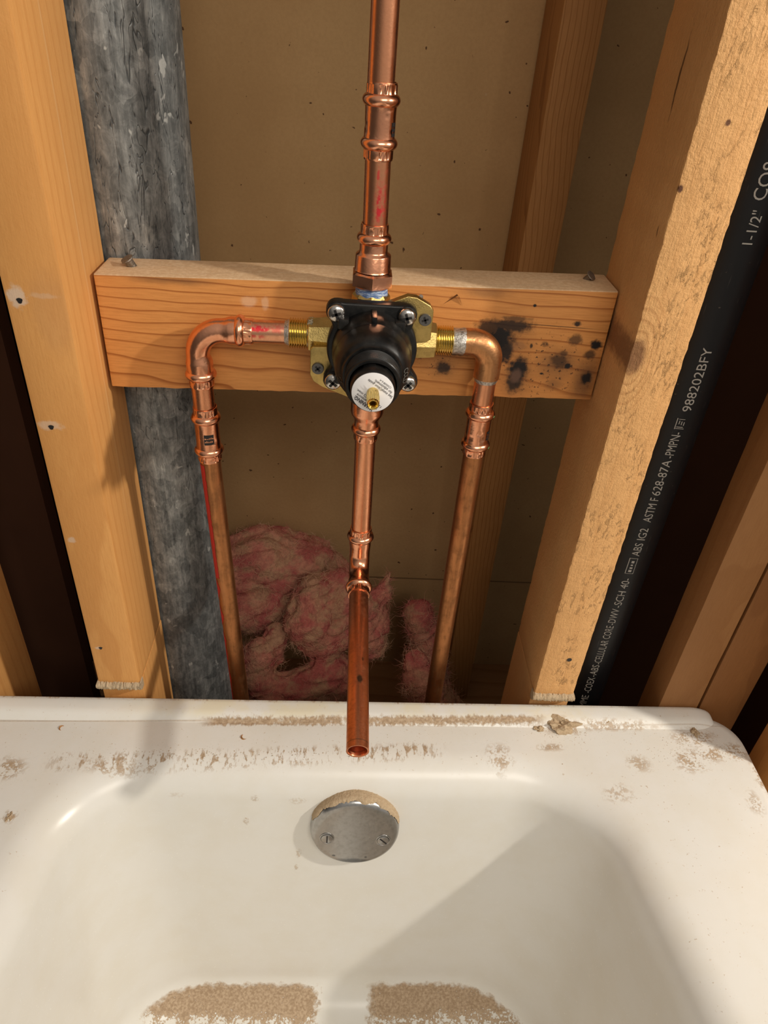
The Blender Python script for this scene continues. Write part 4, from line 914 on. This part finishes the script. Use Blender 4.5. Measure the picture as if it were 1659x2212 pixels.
def shaving(x, y, r, a0, a1, wdt, label):
    bm = bmesh.new(); n = 14; A = []; z = deck_z(x)
    for i in range(n+1):
        a = a0 + (a1-a0)*i/n; k = math.sin(math.pi*(i+0.6)/(n+1.2))
        A.append([bm.verts.new((x + rr*math.cos(a), y + rr*math.sin(a), z + h)) for rr, h in ((r-wdt*k, 0.0003), (r, 0.0014*k+0.0004), (r+wdt*k, 0.0003))])
    for i in range(n):
        for j in range(2): bm.faces.new((A[i][j], A[i+1][j], A[i+1][j+1], A[i][j+1]))
    bmesh.ops.solidify(bm, geom=list(bm.faces), thickness=0.0003)
    tag(obj('wood_shaving', bm, M_STUD_R), label, 'wood shaving')
shaving(0.0995, -0.0390, 0.0028, 2.2, 5.2, 0.0008, 'tiny curled wood shaving on the tub rim left of the spout stub')
shaving(-0.0640, -0.0325, 0.0024, 1.2, 4.6, 0.0007, 'pale wood shaving on the tub rim at the far left')
bm = bmesh.new(); rnd = random.Random(12)
def grain(x, y, s):
    z = deck_z(x); vs = []
    for q in ((1, 0, -.2), (-.6, .8, -.2), (-.6, -.8, -.2), (0, 0, 0.9)):
        vs.append(bm.verts.new((x + s*(q[0]+rnd.uniform(-.3, .3)), y + s*(q[1]+rnd.uniform(-.3, .3)), z + s*q[2])))
    for f in ((0, 1, 3), (1, 2, 3), (2, 0, 3)): bm.faces.new([vs[i] for i in f])
for _ in range(420): grain(rnd.uniform(-0.10, 0.54), -0.028 - abs(rnd.gauss(0, 0.010)), rnd.uniform(0.0002, 0.0006))
for _ in range(260): grain(rnd.gauss(0.51, 0.03), -0.048 + rnd.gauss(0, 0.012), rnd.uniform(0.0003, 0.0008))
for _ in range(300):
    x = rnd.uniform(-0.05, 0.27); grain(x, -0.0565 + x*0.04 + rnd.gauss(0, 0.005), rnd.uniform(0.0002, 0.0007))
for _ in range(150): grain(0.3935 + rnd.gauss(0, 0.016), -0.027 + rnd.gauss(0, 0.005), rnd.uniform(0.0003, 0.0010))
bm.verts.ensure_lookup_table()
gone = [v for v in bm.verts if v.co.x > 0.545 or v.co.y < -0.064 or v.co.y > -0.0265]
bmesh.ops.delete(bm, geom=gone, context='VERTS')
bmesh.ops.delete(bm, geom=[v for v in bm.verts if not v.link_faces], context='VERTS')
o = tag(obj('dust_grains', bm, M_DUST, None, False), 'scattered tan plaster grains lying over the back deck of the tub', 'dust'); o['kind'] = 'stuff'

# ------------------------------------------------------------------ insulation
def wad(name, label, lobes, seed, fibres, loc):
    """lobes: list of point chains [(x,y,z,r), ...] swept into overlapping rolls and fused."""
    t = thing(name, label, 'insulation', loc)
    bm = bmesh.new(); rnd = random.Random(seed)
    for ch in lobes:
        for i in range(len(ch)-1):
            a, b = ch[i], ch[i+1]; L = (Vector(a[:3]) - Vector(b[:3])).length; n = max(2, int(L/0.008))
            for k in range(n+1):
                q = k/n; p = [a[j] + (b[j]-a[j])*q for j in range(4)]
                r = bmesh.ops.create_icosphere(bm, subdivisions=2, radius=p[3], matrix=Matrix.Translation(p[:3]))
    me = bpy.data.meshes.new('tmp'); bm.to_mesh(me); bm.free()
    o = bpy.data.objects.new('tmp', me); C.objects.link(o)
    md = o.modifiers.new('r', 'REMESH'); md.mode = 'VOXEL'; md.voxel_size = 0.0028
    ms = o.modifiers.new('s', 'SMOOTH'); ms.iterations = 4; ms.factor = 0.5
    dg = bpy.context.evaluated_depsgraph_get(); me2 = bpy.data.meshes.new_from_object(o.evaluated_get(dg))
    bpy.data.objects.remove(o); bpy.data.meshes.remove(me)
    bm = bmesh.new(); bm.from_mesh(me2); bpy.data.meshes.remove(me2); bm.normal_update()
    mv = []
    for v in bm.verts:
        p = v.co
        s_ = Vector((p.x*0.8+p.z*0.5, p.y, p.z*0.9-p.x*0.4))
        ss = Vector((s_.x*0.45, s_.y, s_.z*1.5)); h = 0.006*mnoise.noise(p*24 + Vector((seed, 0, 0))) + 0.0018*mnoise.noise(ss*70) - 0.0042*(1-min(1.0, abs(mnoise.noise(ss*30 + Vector((3, seed, 9))))*5)) + 0.0014*mnoise.noise(ss*200) + 0.0007*mnoise.noise(p*500)
        mv.append(v.co + v.normal*h)
    for v, c in zip(bm.verts, mv):
        v.co = c; v.co.y = min(v.co.y, 0.3835 if abs(v.co.x-0.371) > 0.03 else 0.3060)
    bm.normal_update()
    fb = bmesh.new(); vl = list(bm.verts)
    for _ in range(fibres):
        v = rnd.choice(vl); p = v.co.copy(); dirn = v.normal.copy()
        if dirn.y > 0.6: continue
        tang = dirn.cross(Vector((rnd.gauss(0, 1), rnd.gauss(0, 1), rnd.gauss(0, 1)))).normalized()
        d = (dirn*rnd.uniform(0.1, 0.7) + tang).normalized(); L = rnd.uniform(0.006, 0.020); w_ = rnd.uniform(0.00012, 0.00030)
        sd = d.cross(Vector((rnd.gauss(0, 1), rnd.gauss(0, 1), rnd.gauss(0, 1)))).normalized()*w_; pv = None
        for k in range(5):
            a = fb.verts.new(p - sd*(1-k/5)); b = fb.verts.new(p + sd*(1-k/5))
            if pv: fb.faces.new((pv[0], pv[1], b, a))
            pv = (a, b); d = (d + Vector((rnd.gauss(0, .3), rnd.gauss(0, .3), rnd.gauss(0, .3)))).normalized(); p = p + d*L/4
            if p.y > 0.383: p.y = 0.383
    obj('wool', bm, M_PINK, t, True, 180)
    f = obj('loose_fibres', fb, M_FIBRE, t, False); f['kind'] = 'stuff'
    return t
wad('insulation_wad', 'large folded wad of dusty pink fibreglass behind the middle pipe', [
    [(0.030, 0.31, -0.120, 0.050), (0.080, 0.32, -0.105, 0.055), (0.130, 0.325, -0.115, 0.050), (0.175, 0.32, -0.150, 0.040)],
    [(0.045, 0.28, -0.155, 0.036), (0.085, 0.285, -0.150, 0.040)],
    [(0.150, 0.245, -0.085, 0.026), (0.142, 0.225, -0.120, 0.034), (0.158, 0.225, -0.150, 0.034), (0.185, 0.24, -0.125, 0.032), (0.180, 0.255, -0.090, 0.028)],
    [(0.082, 0.205, -0.160, 0.022), (0.072, 0.20, -0.190, 0.026), (0.090, 0.19, -0.215, 0.026), (0.125, 0.19, -0.210, 0.024), (0.155, 0.20, -0.195, 0.026), (0.180, 0.21, -0.200, 0.028)],
    [(0.100, 0.225, -0.150, 0.018), (0.095, 0.215, -0.175, 0.018)],
    [(0.208, 0.258, -0.120, 0.034), (0.216, 0.25, -0.150, 0.034), (0.220, 0.245, -0.175, 0.026)],
    [(0.236, 0.265, -0.105, 0.018), (0.242, 0.268, -0.085, 0.010), (0.2445, 0.270, -0.072, 0.006)],
    [(0.085, 0.225, -0.27, 0.04), (0.15, 0.22, -0.28, 0.05), (0.10, 0.21, -0.35, 0.04), (0.16, 0.20, -0.35, 0.04)]], 3, 15000, (0.13, 0.27, FLOOR_Z))
wad('insulation_wad', 'smaller tan and pink fibreglass wad at the foot of the right feed pipe', [
    [(0.284, 0.200, -0.162, 0.016), (0.290, 0.19, -0.187, 0.024), (0.304, 0.19, -0.215, 0.026), (0.335, 0.185, -0.235, 0.018)],
    [(0.292, 0.275, -0.152, 0.022), (0.302, 0.265, -0.195, 0.024), (0.322, 0.25, -0.25, 0.026)],
    [(0.325, 0.205, -0.30, 0.04), (0.33, 0.205, -0.37, 0.03)]], 8, 8000, (0.31, 0.26, FLOOR_Z))
